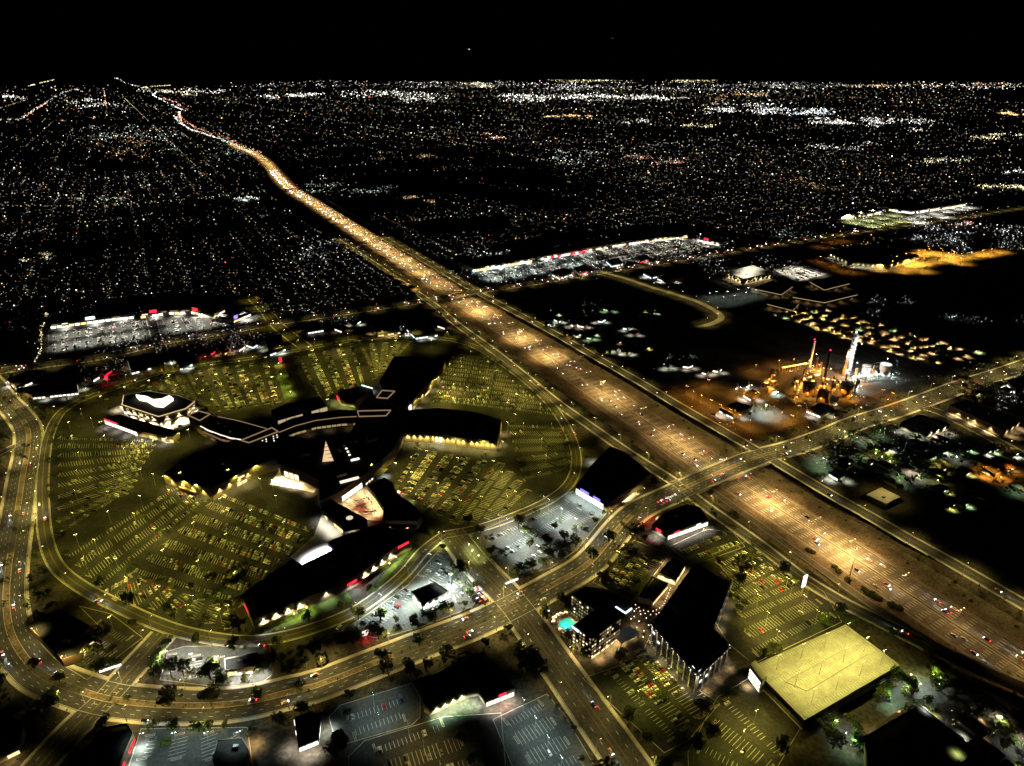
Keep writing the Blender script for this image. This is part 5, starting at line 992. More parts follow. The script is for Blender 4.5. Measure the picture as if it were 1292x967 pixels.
# low shops and lots left of the boulevard
hr = random.Random(5); hk = 0
hw_ = MB(); hw_.box((0, 0, 0), (16, 11, 3.4)); HWM = hw_.mesh('wall', stucco); hr_ = MB(); hr_.box((0, 0, 3.4), (17.5, 12.5, 2.6), taper=.2); HRM = hr_.mesh('roof', mat('tile_roof', (.10, .06, .045), .9, .3, .5))
hwin = MB(); hwin.face(((-2, -5.6, 1), (1.5, -5.6, 1), (1.5, -5.6, 2.4), (-2, -5.6, 2.4))); HWI = [hwin.mesh('window', m_) for m_ in (E_win, E_shopc, E_shopg)]
for (x0, x1, y0, y1, n_) in ((1060, 1200, 556, 616, 22), (1180, 1290, 560, 640, 16), (1200, 1292, 480, 505, 10), (690, 830, 388, 446, 14), (1110, 1290, 905, 985, 12)):
    for _ in range(n_):
        p = G(hr.uniform(x0, x1), hr.uniform(y0, y1)); wh = 'the gardens across the freeway' if x0 in (1060, 1180) else 'the warehouses' if y0 == 480 else 'the dark field' if x0 == 690 else 'the garage courts'
        c_ = hr.randrange(3); e = empty('house', p, AX0 + hr.choice((0, 1.571)), ('low house with one warm window among ', 'low house with one cool window among ', 'low house with one greenish window among ')[c_] + wh, 'house', ('warm', 'cool', 'green')[c_] + ' windowed houses among ' + wh)
        put('wall', HWM, e); put('roof', HRM, e); put('window', HWI[c_], e); bulb(('p_dim_d', 'p_cool_d', 'p_green_d')[c_] if hr.random() < .6 else 'p_yg_d', (hr.uniform(-9, 9), -8.5, 3), e)
        for _k in range(3): TREES.append((p + Vector((hr.uniform(-22, 22), hr.uniform(-22, 22), 0)), hr.uniform(.8, 1.7), wh))
# ------------------------------------------------------------------ signs on posts
def pylon(x, y, h, wd, m, label, key=None):
    p = G(x, y); e = empty('pylon_sign', p, .5, label, 'sign'); o = MB(); o.box((0, 0, 0), (.5, .5, h * .5)); o.obj('post', metal_g, e)
    o = MB(); o.box((0, 0, h * .45), (wd, .5, h * .55)); o.obj('lit_panel', m, e)
    if key: bulb(key + '_d', (0, -2.5, h * .6), e)
pylon(1011, 752, 22, 4.5, emis('pylon_white', (1, .86, .82), 2.0, True), 'tall white pylon sign with a red cap beside the service road', 'p_red')
pylon(355, 462, 14, 4, E_red, 'tall red pylon sign at the head of the planted strip', 'p_red')
pylon(136, 484, 12, 3.5, E_red, 'red and white pylon sign among dark trees near the avenue', 'p_red')
pylon(462, 806, 8, 5, emis('pylon_pink', (1, .5, .45), 1.6, True), 'low pink and white sign at the corner of the white-lit lot', 'p_red')
pylon(692, 780, 8, 1.6, E_winw, 'thin blue-white sign at the hotel corner', None)
pylon(646, 736, 3, 12, E_shopw, 'low curved white name wall at the tree lot corner', None)
pylon(140, 846, 3, 14, E_shopw, 'low white name wall at the dark store corner', None)
pylon(496, 478, 12, 3, E_shopw, 'slim white pylon sign before the avenue-end store', None)

# ------------------------------------------------------------------ street lamps
def road_lamps(name, spacing, key, label, group, sides=(1, -1), start=10, off=1.0, kind='street', limit=None, px=None):
    path, lat, width, o = ROADS[name]
    for si, s in enumerate(sides):
        pts = along(path, spacing, start + (spacing / 2 if si else 0))
        for k, (p, a) in enumerate(pts):
            q = P(p)
            if not (-60 < q[0] < (1120 if name == 'near_service_road' else 1360) and (px is None or px[0] < q[1] < px[1])): continue
            n = Vector((math.sin(a), -math.cos(a), 0)) * s
            pos = p + n * (width / 2 + off)
            lamp(kind, R.choice(('street', 'streetb', 'streetdim')) if key == 'street' else key, pos, math.atan2(-n.y, -n.x), 'street_lamp', label, 'street lamp', group)
road_lamps('boulevard', 52, 'street', 'street lamp leaning over the wide boulevard', 'street lamps along the boulevard')
road_lamps('cross_street', 50, 'streetdim', 'street lamp beside the cross street between mall and hotel', 'street lamps along the cross street')
road_lamps('near_service_road', 50, 'front', 'street lamp beside the service road on the mall side of the freeway', 'street lamps along the mall-side service road', sides=(-1,), px=(300, 990))
road_lamps('far_service_road', 50, 'front', 'street lamp beside the service road on the plant side of the freeway', 'street lamps along the plant-side service road', sides=(1,), px=(300, 990))
road_lamps('mall_ring_road', 55, 'lotdim', 'street lamp on the ring road round the mall', 'street lamps along the mall ring road', sides=(-1,))
road_lamps('avenue', 58, 'streetdim', 'street lamp along the avenue beyond the mall', 'street lamps along the avenue', sides=(1,))
road_lamps('lower_street', 60, 'streetdim', 'street lamp on the short street crossing the boulevard bend', 'street lamps along the short crossing street', sides=(1,))
road_lamps('curving_drive', 38, 'streetdim', 'street lamp along the curving drive round the dark field', 'street lamps along the curving drive', sides=(1,))
road_lamps('warehouse_drive', 60, 'streetdim', 'street lamp along the warehouse drive', 'street lamps along the warehouse drive', sides=(1,))
road_lamps('side_street', 60, 'lotdim', 'street lamp on the side street beside the kiosks', 'street lamps along the side street', sides=(1,))
for k, (p, a) in enumerate(along(fw, 46, 20)):
    q = P(p)
    if q[0] > 1340 or q[1] < 182: continue
    far_ = p.length > 1500
    e = lamp('fwy', 'fwy_far' if far_ else ('fwyc' if q[0] > 1140 else R.choice(('fwy', 'fwy', 'fwyb', 'fwyc'))), p + Vector((math.cos(a), math.sin(a), 0)) * R.uniform(-12, 12) + Vector((0, 0, 1.0)), a + math.pi / 2, 'freeway_lamp', 'twin-armed lamp on the median barrier of the freeway', 'street lamp', 'median lamps along the freeway')
p = G(1072.6, 726, FWZ); e = empty('high_mast_lamp', p, 0, 'very tall single mast lamp standing among freeway bushes', 'street lamp')
o = MB(); o.cyl((0, 0, 0), .4, .2, 30, 8); o.obj('pole', metal_g, e); o = MB(); o.cyl((0, 0, 29.6), 1.2, 1.2, .4, 10); rg = o.obj('lamp_ring', metal_d, e); o = MB(); o.octa((0, 0, 29.4), .9); o.obj('lamp_glass', E_warm, rg); bulb('mast', (0, 0, 28), e)
for kind, key, p, rz, where in LAMPS:
    if key == 'lot': key = R.choice(('lot', 'lot', 'lotb', 'lotc', 'lotdim'))
    elif key == 'white': key = R.choice(('white', 'white', 'neutral', 'white', 'whitedim'))
    lamp(kind, key, p, rz, 'car_park_lamp' if 'lot' in kind else 'yard_lamp', ('twin-headed lamp post in ' + where.strip())[:110], 'lamp post', 'lamp posts in ' + where.strip())

# ------------------------------------------------------------------ trees
def tree_mesh(seed, h, r, lobes, m, leaves):
    q = random.Random(seed); t = MB(); t.cyl((0, 0, 0), .26, .16, h * .45, 7, cap=False)
    for k in range(5):
        a = 6.28 * k / 5 + q.random(); t.beam((0, 0, h * .38), (math.cos(a) * r * .55, math.sin(a) * r * .55, h * (.58 + .2 * q.random())), .14)
    c = MB(); cl = [(q.uniform(-1, 1) * r * .6, q.uniform(-1, 1) * r * .6, h * q.uniform(.5, .85), r * q.uniform(.35, .6)) for _ in range(lobes)]
    for k in range(leaves):
        x, y, z, rr = q.choice(cl); v = Vector((q.gauss(0, 1), q.gauss(0, 1), q.gauss(0, .8))).normalized() * rr * q.uniform(.55, 1.0) ** .5
        p = Vector((x, y, z)) + v; u = Vector((q.gauss(0, 1), q.gauss(0, 1), q.gauss(0, 1))).normalized(); w_ = u.cross(v).normalized() * q.uniform(.28, .55); u = u * q.uniform(.3, .6)
        c.face((p - u - w_ * .3, p + w_, p + u + w_ * .2, p - w_))
    return t.mesh('trunk', bark), c.mesh('crown', m)
TM = [tree_mesh(i, (6.0, 7.2, 5.0, 8.0)[i % 4], (2.9, 3.3, 2.5, 3.6)[i % 4], 9, leaf[i % 3], 260) for i in range(6)]
pm = MB(); pm.cyl((0, 0, 0), .24, .16, 9.5, 7); pc_ = MB()
for k in range(22):
    a = k * 2.4; u = Vector((math.cos(a), math.sin(a), 0)); s_ = Vector((-u.y, u.x, 0)) * .28; z = 9.6; up_ = .9 - .09 * (k % 11)
    b1 = u * 1.3 + Vector((0, 0, z + up_)); b2 = u * 2.5 + Vector((0, 0, z + up_ - 1.0))
    pc_.face((Vector((0, 0, z)), b1 - s_, b1 + s_)); pc_.face((b1 - s_, b2, b1 + s_))
PALM = (pm.mesh('trunk', bark), pc_.mesh('crown', leaf[1]))
bm_ = MB(); q_ = random.Random(3)
for k in range(120):
    v = Vector((q_.gauss(0, 1), q_.gauss(0, 1), abs(q_.gauss(0, .7)))).normalized(); p = Vector((v.x * 1.3, v.y * 1.3, v.z * 1.1 + .05)) * q_.uniform(.6, 1); u = Vector((q_.gauss(0, 1), q_.gauss(0, 1), q_.gauss(0, 1))).normalized() * .3; w_ = u.cross(v).normalized() * .3
    bm_.face((p - u, p + w_, p + u, p - w_))
BUSH = bm_.mesh('foliage', leaf[0])
def bld_hit(p):
    for B_ in FOOT:
        if inside((p.x, p.y), B_): return True
    return False
FOOT = [[(q.x, q.y) for q in o_] for o_ in []]
def scatter_road(name, spacing, offs, where, jitter=2.0, prob=.8, px=None):
    path, lat, width, o = ROADS[name]
    for s in offs:
        for p, a in along(path, spacing, R.uniform(0, spacing)):
            q = P(p)
            if not (-40 < q[0] < 1330 and q[1] < 1010) or (px and not px[0] < q[1] < px[1]) or R.random() > prob: continue
            n = Vector((math.sin(a), -math.cos(a), 0)); TREES.append((p + n * (s + R.uniform(-jitter, jitter)), R.uniform(.75, 1.4), where))
scatter_road('boulevard', 15, (-21, 21), 'the verges of the boulevard', 3.5, .7)
scatter_road('boulevard', 22, (-28, 29), 'the verges of the boulevard', 4, .6)
scatter_road('boulevard', 30, (0,), 'the median of the boulevard', .5, .55)
scatter_road('near_service_road', 26, (-11, 10), 'the bank of the mall-side service road', 1.5, .6, (380, 1000))
scatter_road('far_service_road', 24, (-11,), 'the bank of the plant-side service road', 1.5, .7, (380, 760))
scatter_road('mall_ring_road', 30, (-10, 9), 'the edge of the mall ring road', 1.5, .5)
scatter_road('cross_street', 20, (-19, 19), 'the verges of the cross street', 2.5, .6)
scatter_road('avenue', 26, (-18, 19), 'the verges of the avenue', 3, .6, (290, 500))
scatter_road('lower_street', 18, (-15, 15), 'the verges of the short crossing street', 2.5, .7)
for x, y, s in ((640, 728, 1.1), (650, 726, 1.0), (660, 722, 1.2), (672, 718, 1.1), (684, 712, 1.2), (696, 706, 1.0), (706, 698, 1.2), (716, 692, 1.1), (724, 684, 1.0), (662, 676, 1.5), (676, 680, 1.6), (668, 690, 1.3), (700, 668, 1.5), (654, 668, 1.3), (690, 690, 1.2), (712, 680, 1.3), (480, 782, 1.3), (500, 786, 1.0), (524, 790, 1.1), (560, 776, 1.4), (566, 774, 1.2), (440, 808, 1.3), (446, 812, 1.2), (452, 808, 1.2), (428, 812, 1.1), (414, 816, 1.4), (404, 824, 1.3), (396, 828, 1.5), (388, 820, 1.1), (380, 830, 1.3), (366, 826, 1.0), (356, 838, 1.2), (486, 806, 1.1), (498, 800, 1.0), (508, 838, 1.6), (518, 846, 1.5), (496, 842, 1.3), (490, 852, 1.4), (398, 872, 1.5), (390, 876, 1.3), (326, 890, 1.4), (280, 864, 1.3), (200, 838, 1.3), (202, 850, 1.2), (430, 946, 1.9), (424, 952, 1.5), (596, 962, 1.2), (660, 836, 1.5), (668, 842, 1.7), (676, 848, 1.6), (664, 850, 1.4), (680, 856, 1.2), (672, 832, 1.2), (970, 832, 1.6), (976, 826, 1.5), (962, 828, 1.3), (936, 726, 1.4), (932, 742, 1.3), (946, 708, 1.2), (988, 724, 1.5), (1000, 740, 1.3), (926, 880, 1.4), (896, 932, 1.7), (882, 946, 1.4), (1040, 790, 1.6), (1060, 782, 1.5), (1072, 790, 1.4), (250, 812, 1.5), (244, 806, 1.3), (262, 812, 1.4), (38, 770, 1.3), (46, 760, 1.5), (60, 756, 1.4), (32, 780, 1.4), (130, 820, 1.4), (124, 826, 1.2), (118, 826, 1.3), (356, 474, 1.2), (358, 482, 1.2), (362, 490, 1.2), (206, 446, 1.0), (204, 438, 1.0), (208, 456, 1.0)):
    TREES.append((G(x, y), s, 'the planted beds near the lots'))
for x, y, n_, w_, h_ in ((480, 790, 0, 0, 0), (1128, 400, 14, 60, 8), (1010, 392, 12, 60, 5), (560, 400, 8, 40, 6), (90, 470, 16, 60, 12), (150, 470, 14, 50, 10), (390, 390, 20, 70, 8), (60, 392, 6, 50, 6), (1080, 560, 14, 60, 16), (1180, 560, 10, 60, 14), (1130, 600, 14, 80, 16), (760, 410, 12, 70, 16), (1240, 560, 6, 50, 14), (980, 520, 8, 40, 8)):
    for _ in range(n_): TREES.append((G(x + R.uniform(-w_, w_), y + R.uniform(-h_, h_)), R.uniform(.8, 1.6), 'the dark groves around the lots'))
MARKS = {'the white-lit restaurant lot': (540, 760), 'the corner of the tree car park': (680, 700), 'the drive-through restaurant': (320, 850), 'the bank beside the boulevard': (395, 920), 'the dark hollow by the white lot': (500, 842), 'the dark corner store': (70, 790), 'the round-ended shop': (640, 850), 'the parking garage': (1000, 820), 'the yellow-lit office lot': (940, 720), 'the garage car park': (900, 935), 'the strip before the ring road': (360, 480), 'the planted drive': (205, 445), 'the ring road bend': (250, 808), 'the pink-signed corner': (430, 815)}
MW = {k_: G(*v_) for k_, v_ in MARKS.items()}
def mark(p): return min(MW, key=lambda k_: (MW[k_] - p).length)
TREES = [(p, s, 'the planting near ' + mark(p)) if wh == 'the planted beds near the lots' else (p, s, wh) for p, s, wh in TREES]
def on_road(p):
    for nm, (path, lat, width, o) in ROADS.items():
        st = max(1, len(path) // 400)
        for q in path[::st]:
            if abs(q.x - p.x) < width / 2 + 1.5 and abs(q.y - p.y) < width / 2 + 1.5 and (q.xy - p.xy).length < width / 2 + 1.2: return True
    return False
flat = [o_ for o_ in sc.objects if o_.name.startswith('wall') and o_.parent]
for o_ in flat:
    n_ = len(o_.data.vertices)
foots = []
for o_ in flat:
    vs_ = [v.co for v in o_.data.vertices]
    if not vs_: continue
    x0 = min(v.x for v in vs_) + o_.parent.location.x; x1 = max(v.x for v in vs_) + o_.parent.location.x; y0 = min(v.y for v in vs_) + o_.parent.location.y; y1 = max(v.y for v in vs_) + o_.parent.location.y
    ring_ = []
    for v in vs_:
        t_ = (round(v.x, 3), round(v.y, 3))
        if abs(v.z) < .01 and t_ not in ring_: ring_.append(t_)
    foots.append((x0, x1, y0, y1, [(a_ + o_.parent.location.x, b__ + o_.parent.location.y) for a_, b__ in ring_]))
def in_building(p):
    return any(f[0] - 1 < p.x < f[1] + 1 and f[2] - 1 < p.y < f[3] + 1 and inside((p.x, p.y), f[4]) for f in foots)
good = []
for p, s, wh in TREES:
    if in_building(p) or (wh != 'the median of the boulevard' and on_road(p)): continue
    d_ = min(((p.xy - q.xy).length for q in fw[::2]), default=999)
    if d_ < CUT + 1: continue
    good.append((p, s, wh))
good.sort(key=lambda t: t[0].length)
KINDS = ('olive-green', 'deep green', 'dusty green')
for k, (p, s, wh) in enumerate(good[:290]):
    pw = 'on' if wh.split()[1] in ('verges', 'median', 'bank', 'edge') else 'in'
    i = R.randrange(6); e = empty('tree', p, R.random() * 6.28, f'{KINDS[i % 3]} broad-crowned tree {pw} {wh}', 'tree', f'{KINDS[i % 3]} trees {pw} {wh}')
    s *= R.choice((.75, .9, 1.0, 1.2, 1.45)); e.scale = (s * R.uniform(1.1, 1.5), s * R.uniform(1.1, 1.5), s * R.uniform(1.0, 1.35)); put('trunk', TM[i][0], e); put('crown', TM[i][1], e)
mb = MB()
if good[290:]:
    lowc = [tree_mesh(50 + i, 6.5, 3.1, 6, leaf[i], 70)[1] for i in range(3)]
    for p, s, wh in good[290:]:
        me = lowc[R.randrange(3)]; i0 = len(mb.v); a = R.random() * 6.28; co, si = math.cos(a) * s * 1.3, math.sin(a) * s * 1.3
        mb.v += [(p.x + v.co.x * co - v.co.y * si, p.y + v.co.x * si + v.co.y * co, p.z + v.co.z * s * 1.15) for v in me.vertices]; mb.f += [tuple(i0 + j for j in f.vertices) for f in me.polygons]; mb.m += [0] * len(me.polygons)
    tag(mb.obj('distant_trees', leaf[1]), 'loose mass of small distant trees between lots and roads', 'trees', kind='stuff')
palmpx = [(797, 566), (803, 572), (862, 600), (868, 606), (874, 590), (570, 735), (578, 742), (584, 748), (590, 756), (592, 750), (588, 742), (706, 812), (712, 818), (720, 824), (726, 830), (796, 770), (790, 780), (812, 812), (828, 826), (842, 842), (856, 858)]
for x, y in palmpx:
    p = G(x, y)
    if on_road(p) or in_building(p) or min((p.xy - q.xy).length for q in fw[::2]) < CUT + 1: continue
    wp = 'the white-lit restaurant lot' if x < 640 else 'the hotel pool' if x < 740 and y > 780 else 'the freeway bridge' if y < 650 else 'the office block front' if x > 805 else 'the hotel garden'
    e = empty('palm_tree', p, R.random() * 6, 'tall slim palm tree beside ' + wp, 'palm tree', 'palm trees beside ' + wp); put('trunk', PALM[0], e); put('crown', PALM[1], e)
# dark bushes on the freeway floor
bushes = []
for x, y, s in ((1053, 716, 2.4), (1058, 722, 2.6), (1055, 728, 2.2), (1070, 732, 2.4), (1068, 736, 2.2), (1020, 695, 2.6), (1026, 698, 2.2), (1090, 744, 2.4), (1096, 750, 3.2), (1102, 752, 3.4), (1108, 756, 3.0), (1125, 764, 3.0), (1134, 768, 3.2), (925, 648, 3.0), (929, 652, 2.6)): bushes.append((G(x, y, FWZ), s))
for p, a in along(fw, 7.0, 0):
    q = P(p)
    if q[0] > 1330 or q[1] < 330: continue
    n = Vector((math.sin(a), -math.cos(a), 0))
    for s in (-1, 1):
        if R.random() < .35: bushes.append((p + n * s * R.uniform(36, 49) , R.uniform(.6, 1.5)))
rampx = [(v.x, v.y) for v in ramp]
bushes = [b for b in bushes if min(math.hypot(b[0].x - x, b[0].y - y) for x, y in rampx) > 6.5]
for p, s in bushes[:250]:
    e = empty('bush', p, R.random() * 6.28, 'dark rounded bush on the gravel beside the freeway lanes', 'bush', 'bushes beside the freeway lanes'); e.scale = (s, s, s * .9); put('foliage', BUSH, e)
# low shrubs and ground cover along verges, beds and the freeway banks
sh = MB(); q_ = random.Random(11)
def shrub(p, s):
    for k in range(9):
        v = Vector((q_.gauss(0, .5), q_.gauss(0, .5), abs(q_.gauss(0, .45)))) * s; c = p + v; u = Vector((q_.gauss(0, 1), q_.gauss(0, 1), q_.gauss(0, 1))).normalized() * .5 * s; w_ = Vector((q_.gauss(0, 1), q_.gauss(0, 1), q_.gauss(0, 1))).normalized() * .45 * s
        sh.face((c - u, c + w_, c + u, c - w_), q_.randrange(3))
for nm, offs, step_ in (('boulevard', (-22, -18.5, 18.5, 22, 26, -26), 5), ('boulevard', (-1.2, 1.2), 7), ('near_service_road', (-10, 10, 12.5), 5), ('far_service_road', (-10, 10, 13), 5), ('mall_ring_road', (-8.5, 8.5, 11), 6), ('cross_street', (-17, 17, 20, -20), 6), ('avenue', (-16, 16, 20, -20), 7), ('lower_street', (-14, 14, 17), 6)):
    path, lat, width, o_ = ROADS[nm]
    for of in offs:
        for p, a in along(path, step_, 0):
            q = P(p)
            if not (-20 < q[0] < 1310 and 300 < q[1] < 1000) or q_.random() < .45: continue
            c = p + Vector((math.sin(a), -math.cos(a), 0)) * (of + q_.uniform(-1.6, 1.6)) + Vector((0, 0, .1))
            if abs(of) > 2 and p.length < 900 and on_road(c): continue
            shrub(c, q_.uniform(.6, 1.5))
tag(sh.obj('shrubs', leaf), 'low dusty shrubs along the road verges and planted beds', 'shrubs', kind='stuff')
# lawns: the planted strip in front of the long store, medians
for nm, px in (('verge', [(334, 790), (345, 778), (400, 757), (436, 745), (446, 758), (400, 778), (350, 795)]), ('verge', [(468, 746), (485, 724), (512, 694), (520, 692), (500, 716), (474, 748)]), ('verge', [(345, 458), (358, 458), (376, 505), (360, 508)]), ('verge', [(594, 678), (600, 676), (644, 742), (634, 746)]), ('verge', [(862, 704), (935, 680), (940, 686), (872, 712)])):
    mb = MB(); mb.face([(p.x, p.y, .07) for p in ccw([G(x, y) for x, y in px])]); structure(mb, nm, grass)
for x, y in ((352, 462), (355, 476), (361, 488), (367, 498), (388, 772), (400, 762), (372, 780), (500, 708), (492, 716), (556, 690), (596, 700), (592, 692), (604, 706)):
    p = G(x, y); e = empty('garden_lamp', p, 0, 'yellow-green lamp lighting the planted strips beside the mall', 'lamp', 'yellow-green lamps in the planted strips'); o = MB(); o.cyl((0, 0, 0), .1, .08, 4.2, 6); o.obj('post', metal_d, e); o = MB(); o.octa((0, 0, 4.5), .5); o.obj('lamp_glass', E_lot, e); bulb('p_yg_d', (0, 0, 5.4), e)

# ------------------------------------------------------------------ cars
def car_mesh(kind):
    b = MB(); prof = {'saloon car': [(-2.3, .35), (2.25, .35), (2.3, .75), (1.2, .95), (-1.6, .98), (-2.3, .9)], 'off-road car': [(-2.3, .45), (2.3, .45), (2.35, .95), (1.3, 1.12), (-2.25, 1.12)], 'pickup truck': [(-2.7, .5), (2.6, .5), (2.65, 1.0), (1.6, 1.15), (-2.7, 1.12)]}[kind]
    n = len(prof); W = .92; i = 0; b.v += [(x, -W, z) for x, z in prof] + [(x, W, z) for x, z in prof]
    for k in range(n): j = (k + 1) % n; b.f.append((k, n + k, n + j, j)); b.m.append(0)
    b.f.append(tuple(range(n))); b.f.append(tuple(range(2 * n - 1, n - 1, -1))); b.m += [0, 0]
    for x in (-1.45, 1.4):
        for y in (-.85, .85): b.box((x, y, 0), (.64, .22, .62), mi=1)
    c = MB(); z0, h, x0, x1 = {'saloon car': (.95, .5, -1.55, .95), 'off-road car': (1.1, .62, -2.1, 1.0), 'pickup truck': (1.1, .65, -.7, 1.2)}[kind]
    m_ = (x0 + x1) / 2; L = x1 - x0; c.box((m_, 0, z0), (L, 1.66, h), taper=.78); r = MB(); r.box((m_, 0, z0 + h), (L * .78, 1.30, .06))
    return b.mesh('body', [None, rubber]), c.mesh('cabin_glass', glass_d), r.mesh('roof_panel', None), L
CK = ('saloon car', 'off-road car', 'pickup truck'); CM = {k: car_mesh(k) for k in CK}
CC = {'white': mat('car_white', (.75, .75, .74), .3, 0, spec=.5), 'silver': mat('car_silver', (.48, .48, .47), .3, 0, spec=.5), 'black': mat('car_black', (.02, .02, .022), .25, 0, spec=.5), 'grey': mat('car_grey', (.14, .14, .145), .3, 0, spec=.5), 'red': mat('car_red', (.42, .03, .025), .3, 0, spec=.5), 'blue': mat('car_blue', (.04, .09, .30), .3, 0, spec=.5), 'tan': mat('car_tan', (.40, .33, .22), .3, 0, spec=.5)}
CW = ('white',) * 8 + ('silver',) * 6 + ('black',) * 4 + ('grey',) * 3 + ('red',) * 2 + ('blue',) + ('tan',) * 2
hl = MB(); hl.octa((2.3, -.62, .75), .34); HLa = hl.mesh('headlight', E_head); hl = MB(); hl.octa((2.3, .62, .75), .34); HLb = hl.mesh('headlight', E_head)
tl = MB(); tl.octa((-2.3, -.62, .85), .30); TLa = tl.mesh('taillight', E_tail); tl = MB(); tl.octa((-2.3, .62, .85), .30); TLb = tl.mesh('taillight', E_tail)
def car(x, y, z, rz, kind, col, label, group, lights=False, beam=False):
    e = empty(kind.replace(' ', '_').replace('-', '_'), (x, y, z), rz, label, 'car', group)
    for nm, me in (('body', CM[kind][0]), ('cabin_glass', CM[kind][1]), ('roof_panel', CM[kind][2])):
        o = put(nm, me, e)
        if nm != 'cabin_glass': o.material_slots[0].link = 'OBJECT'; o.material_slots[0].material = CC[col]
    if lights:
        put('headlight', HLa, e); put('headlight', HLb, e); put('taillight', TLa, e); put('taillight', TLb, e)
        if beam: bulb('head', (2.6, 0, .9), e, (1, 0, -.07))
    return e
for k_ in CK:
    CM[k_][2].materials.clear(); CM[k_][2].materials.append(CC['white']); CM[k_][0].materials[0] = CC['white']
moving = []
def traffic(name, offs_fwd, offs_back, gap, where, zoff=.2, px=(300, 1000), path=None, prob=1.0):
    pth = path or ROADS[name][0]
    for offs, dirn in ((offs_fwd, 1), (offs_back, -1)):
        for of in offs:
            for p, a in along(pth, gap, R.uniform(0, gap)):
                if R.random() > prob: continue
                j = R.uniform(-.4, .4) * gap; p = p + Vector((math.cos(a), math.sin(a), 0)) * j; q = P(p)
                if not (-20 < q[0] < 1310 and px[0] < q[1] < px[1]): continue
                n = Vector((math.sin(a), -math.cos(a), 0)); c = p + n * of; moving.append((c.x, c.y, c.z + zoff, a if dirn > 0 else a + math.pi, where))
# the freeway path runs away from the camera: right lanes go away, left lanes come
traffic(None, (6, 9.4, 13, 16.6), (-6, -9.4, -13, -16.6), 70, 'the freeway', .06, (215, 1000), fw, .85)
traffic('boulevard', (5.5, 9), (-5.5, -9), 120, 'the boulevard', .3, prob=.7)
traffic('near_service_road', (), (-2.5,), 95, 'the mall-side service road', .3, (380, 1000), prob=.8)
traffic('far_service_road', (2.5,), (), 110, 'the plant-side service road', .3, (380, 1000), prob=.8)
traffic('mall_ring_road', (2.5,), (-2.5,), 170, 'the mall ring road', .3, prob=.7)
traffic('cross_street', (5,), (-5,), 80, 'the cross street', .3, prob=.6)
traffic('avenue', (4, 8), (-4, -8), 70, 'the avenue', .3, (290, 500), prob=.7)
for x, y, nx in ((606, 752, 0), (601, 745, 0), (611, 756, 0), (604, 758, 0), (608, 747, 0), (832, 634, 1), (838, 631, 1), (844, 629, 1), (836, 637, 1), (843, 633, 1), (850, 626, 1)):
    p = G(x, y); moving.append((p.x, p.y, .3, 2.2 if nx == 0 else .55, 'the stop line at the junction'))
moving.sort(key=lambda m: math.hypot(m[0], m[1])); nm_ = 90
stuffcars = []
for k, (x, y, z, a, wh) in enumerate(moving):
    if k < nm_:
        kind = R.choice(CK[:2] + CK); col = R.choice(CW)
        car(x, y, z, a, kind, col, f'{col} {kind} driving with lights on along {wh}', f'{col} {kind}s driving along {wh}', True, True)
    else: stuffcars.append((x, y, z, a, True))
CARS = [c for c in CARS if not in_building(Vector((c[0], c[1], 0)))]
CARS.sort(key=lambda c: math.hypot(c[0], c[1]))
for k, (x, y, a, wh) in enumerate(CARS):
    if k < 205:
        kind = R.choice(CK[:2] + CK); col = R.choice(CW); wh = wh.strip(); car(x, y, .06, a + R.uniform(-.03, .03), kind, col, f'{col} {kind} parked in {wh}', f'{col} {kind}s parked in {wh}')
    else: stuffcars.append((x, y, .06, a, False))
mb = MB(); names = list(CC); glow = MB()
for x, y, z, a, lit in stuffcars:
    kind = R.choice(CK[:2]); col = names.index(R.choice(CW)); co, si = math.cos(a), math.sin(a)
    for mi, me in ((col, CM[kind][0]), (len(names), CM[kind][1]), (col, CM[kind][2])):
        i0 = len(mb.v); mb.v += [(x + v.co.x * co - v.co.y * si, y + v.co.x * si + v.co.y * co, z + v.co.z) for v in me.vertices]
        for f in me.polygons: mb.f.append(tuple(i0 + j for j in f.vertices)); mb.m.append(len(names) + 1 if f.material_index == 1 else mi)
    if lit:
        d = math.hypot(x, y); r = max(.4, d * .00042)
        glow.octa((x + 2.4 * co, y + 2.4 * si, z + .9), r, (10, 9.4, 8.6)); glow.octa((x - 2.6 * co, y - 2.6 * si, z + .9), r * .8, (5, .3, .2))
tag(mb.obj('parked_cars', list(CC.values()) + [glass_d, rubber]), 'mass of small parked and passing cars on the farther lots and roads', 'cars', kind='stuff')
E_dots = emis_attr('city_light_glass')
tag(glow.obj('far_traffic_lights', E_dots), 'headlights and taillights of the far traffic', 'traffic lights', kind='stuff')

# ------------------------------------------------------------------ the city beyond
pal = {'w': ((1, .95, .88), (.85, .93, 1), (1, .86, .66), (1, .92, .8)), 'o': ((1, .42, .08), (1, .55, .15), (1, .7, .3)), 'g': ((.55, 1, .75), (.75, 1, .8), (1, .95, .7)), 'b': ((.6, .8, 1), (.8, .95, 1), (1, 1, 1)), 'r': ((1, .15, .1), (1, .4, .2), (1, .8, .6)), 'y': ((1, .82, .35), (1, .9, .55)), 't': ((.6, 1, .9), (.9, 1, .9), (1, .95, .8))}
def dot(mb, p, br, cols, size=1.0, z=None):
    d = p.length; r = max(.45, d * .00046) * size; c = R.choice(cols); k = br
    mb.octa((p.x, p.y, (z if z is not None else 4.0) + r * .5), r, (c[0] * k, c[1] * k, c[2] * k), squash=.8)
AX = math.radians(29.0); ux = Vector((math.cos(AX), math.sin(AX), 0)); uy = Vector((-ux.y, ux.x, 0))
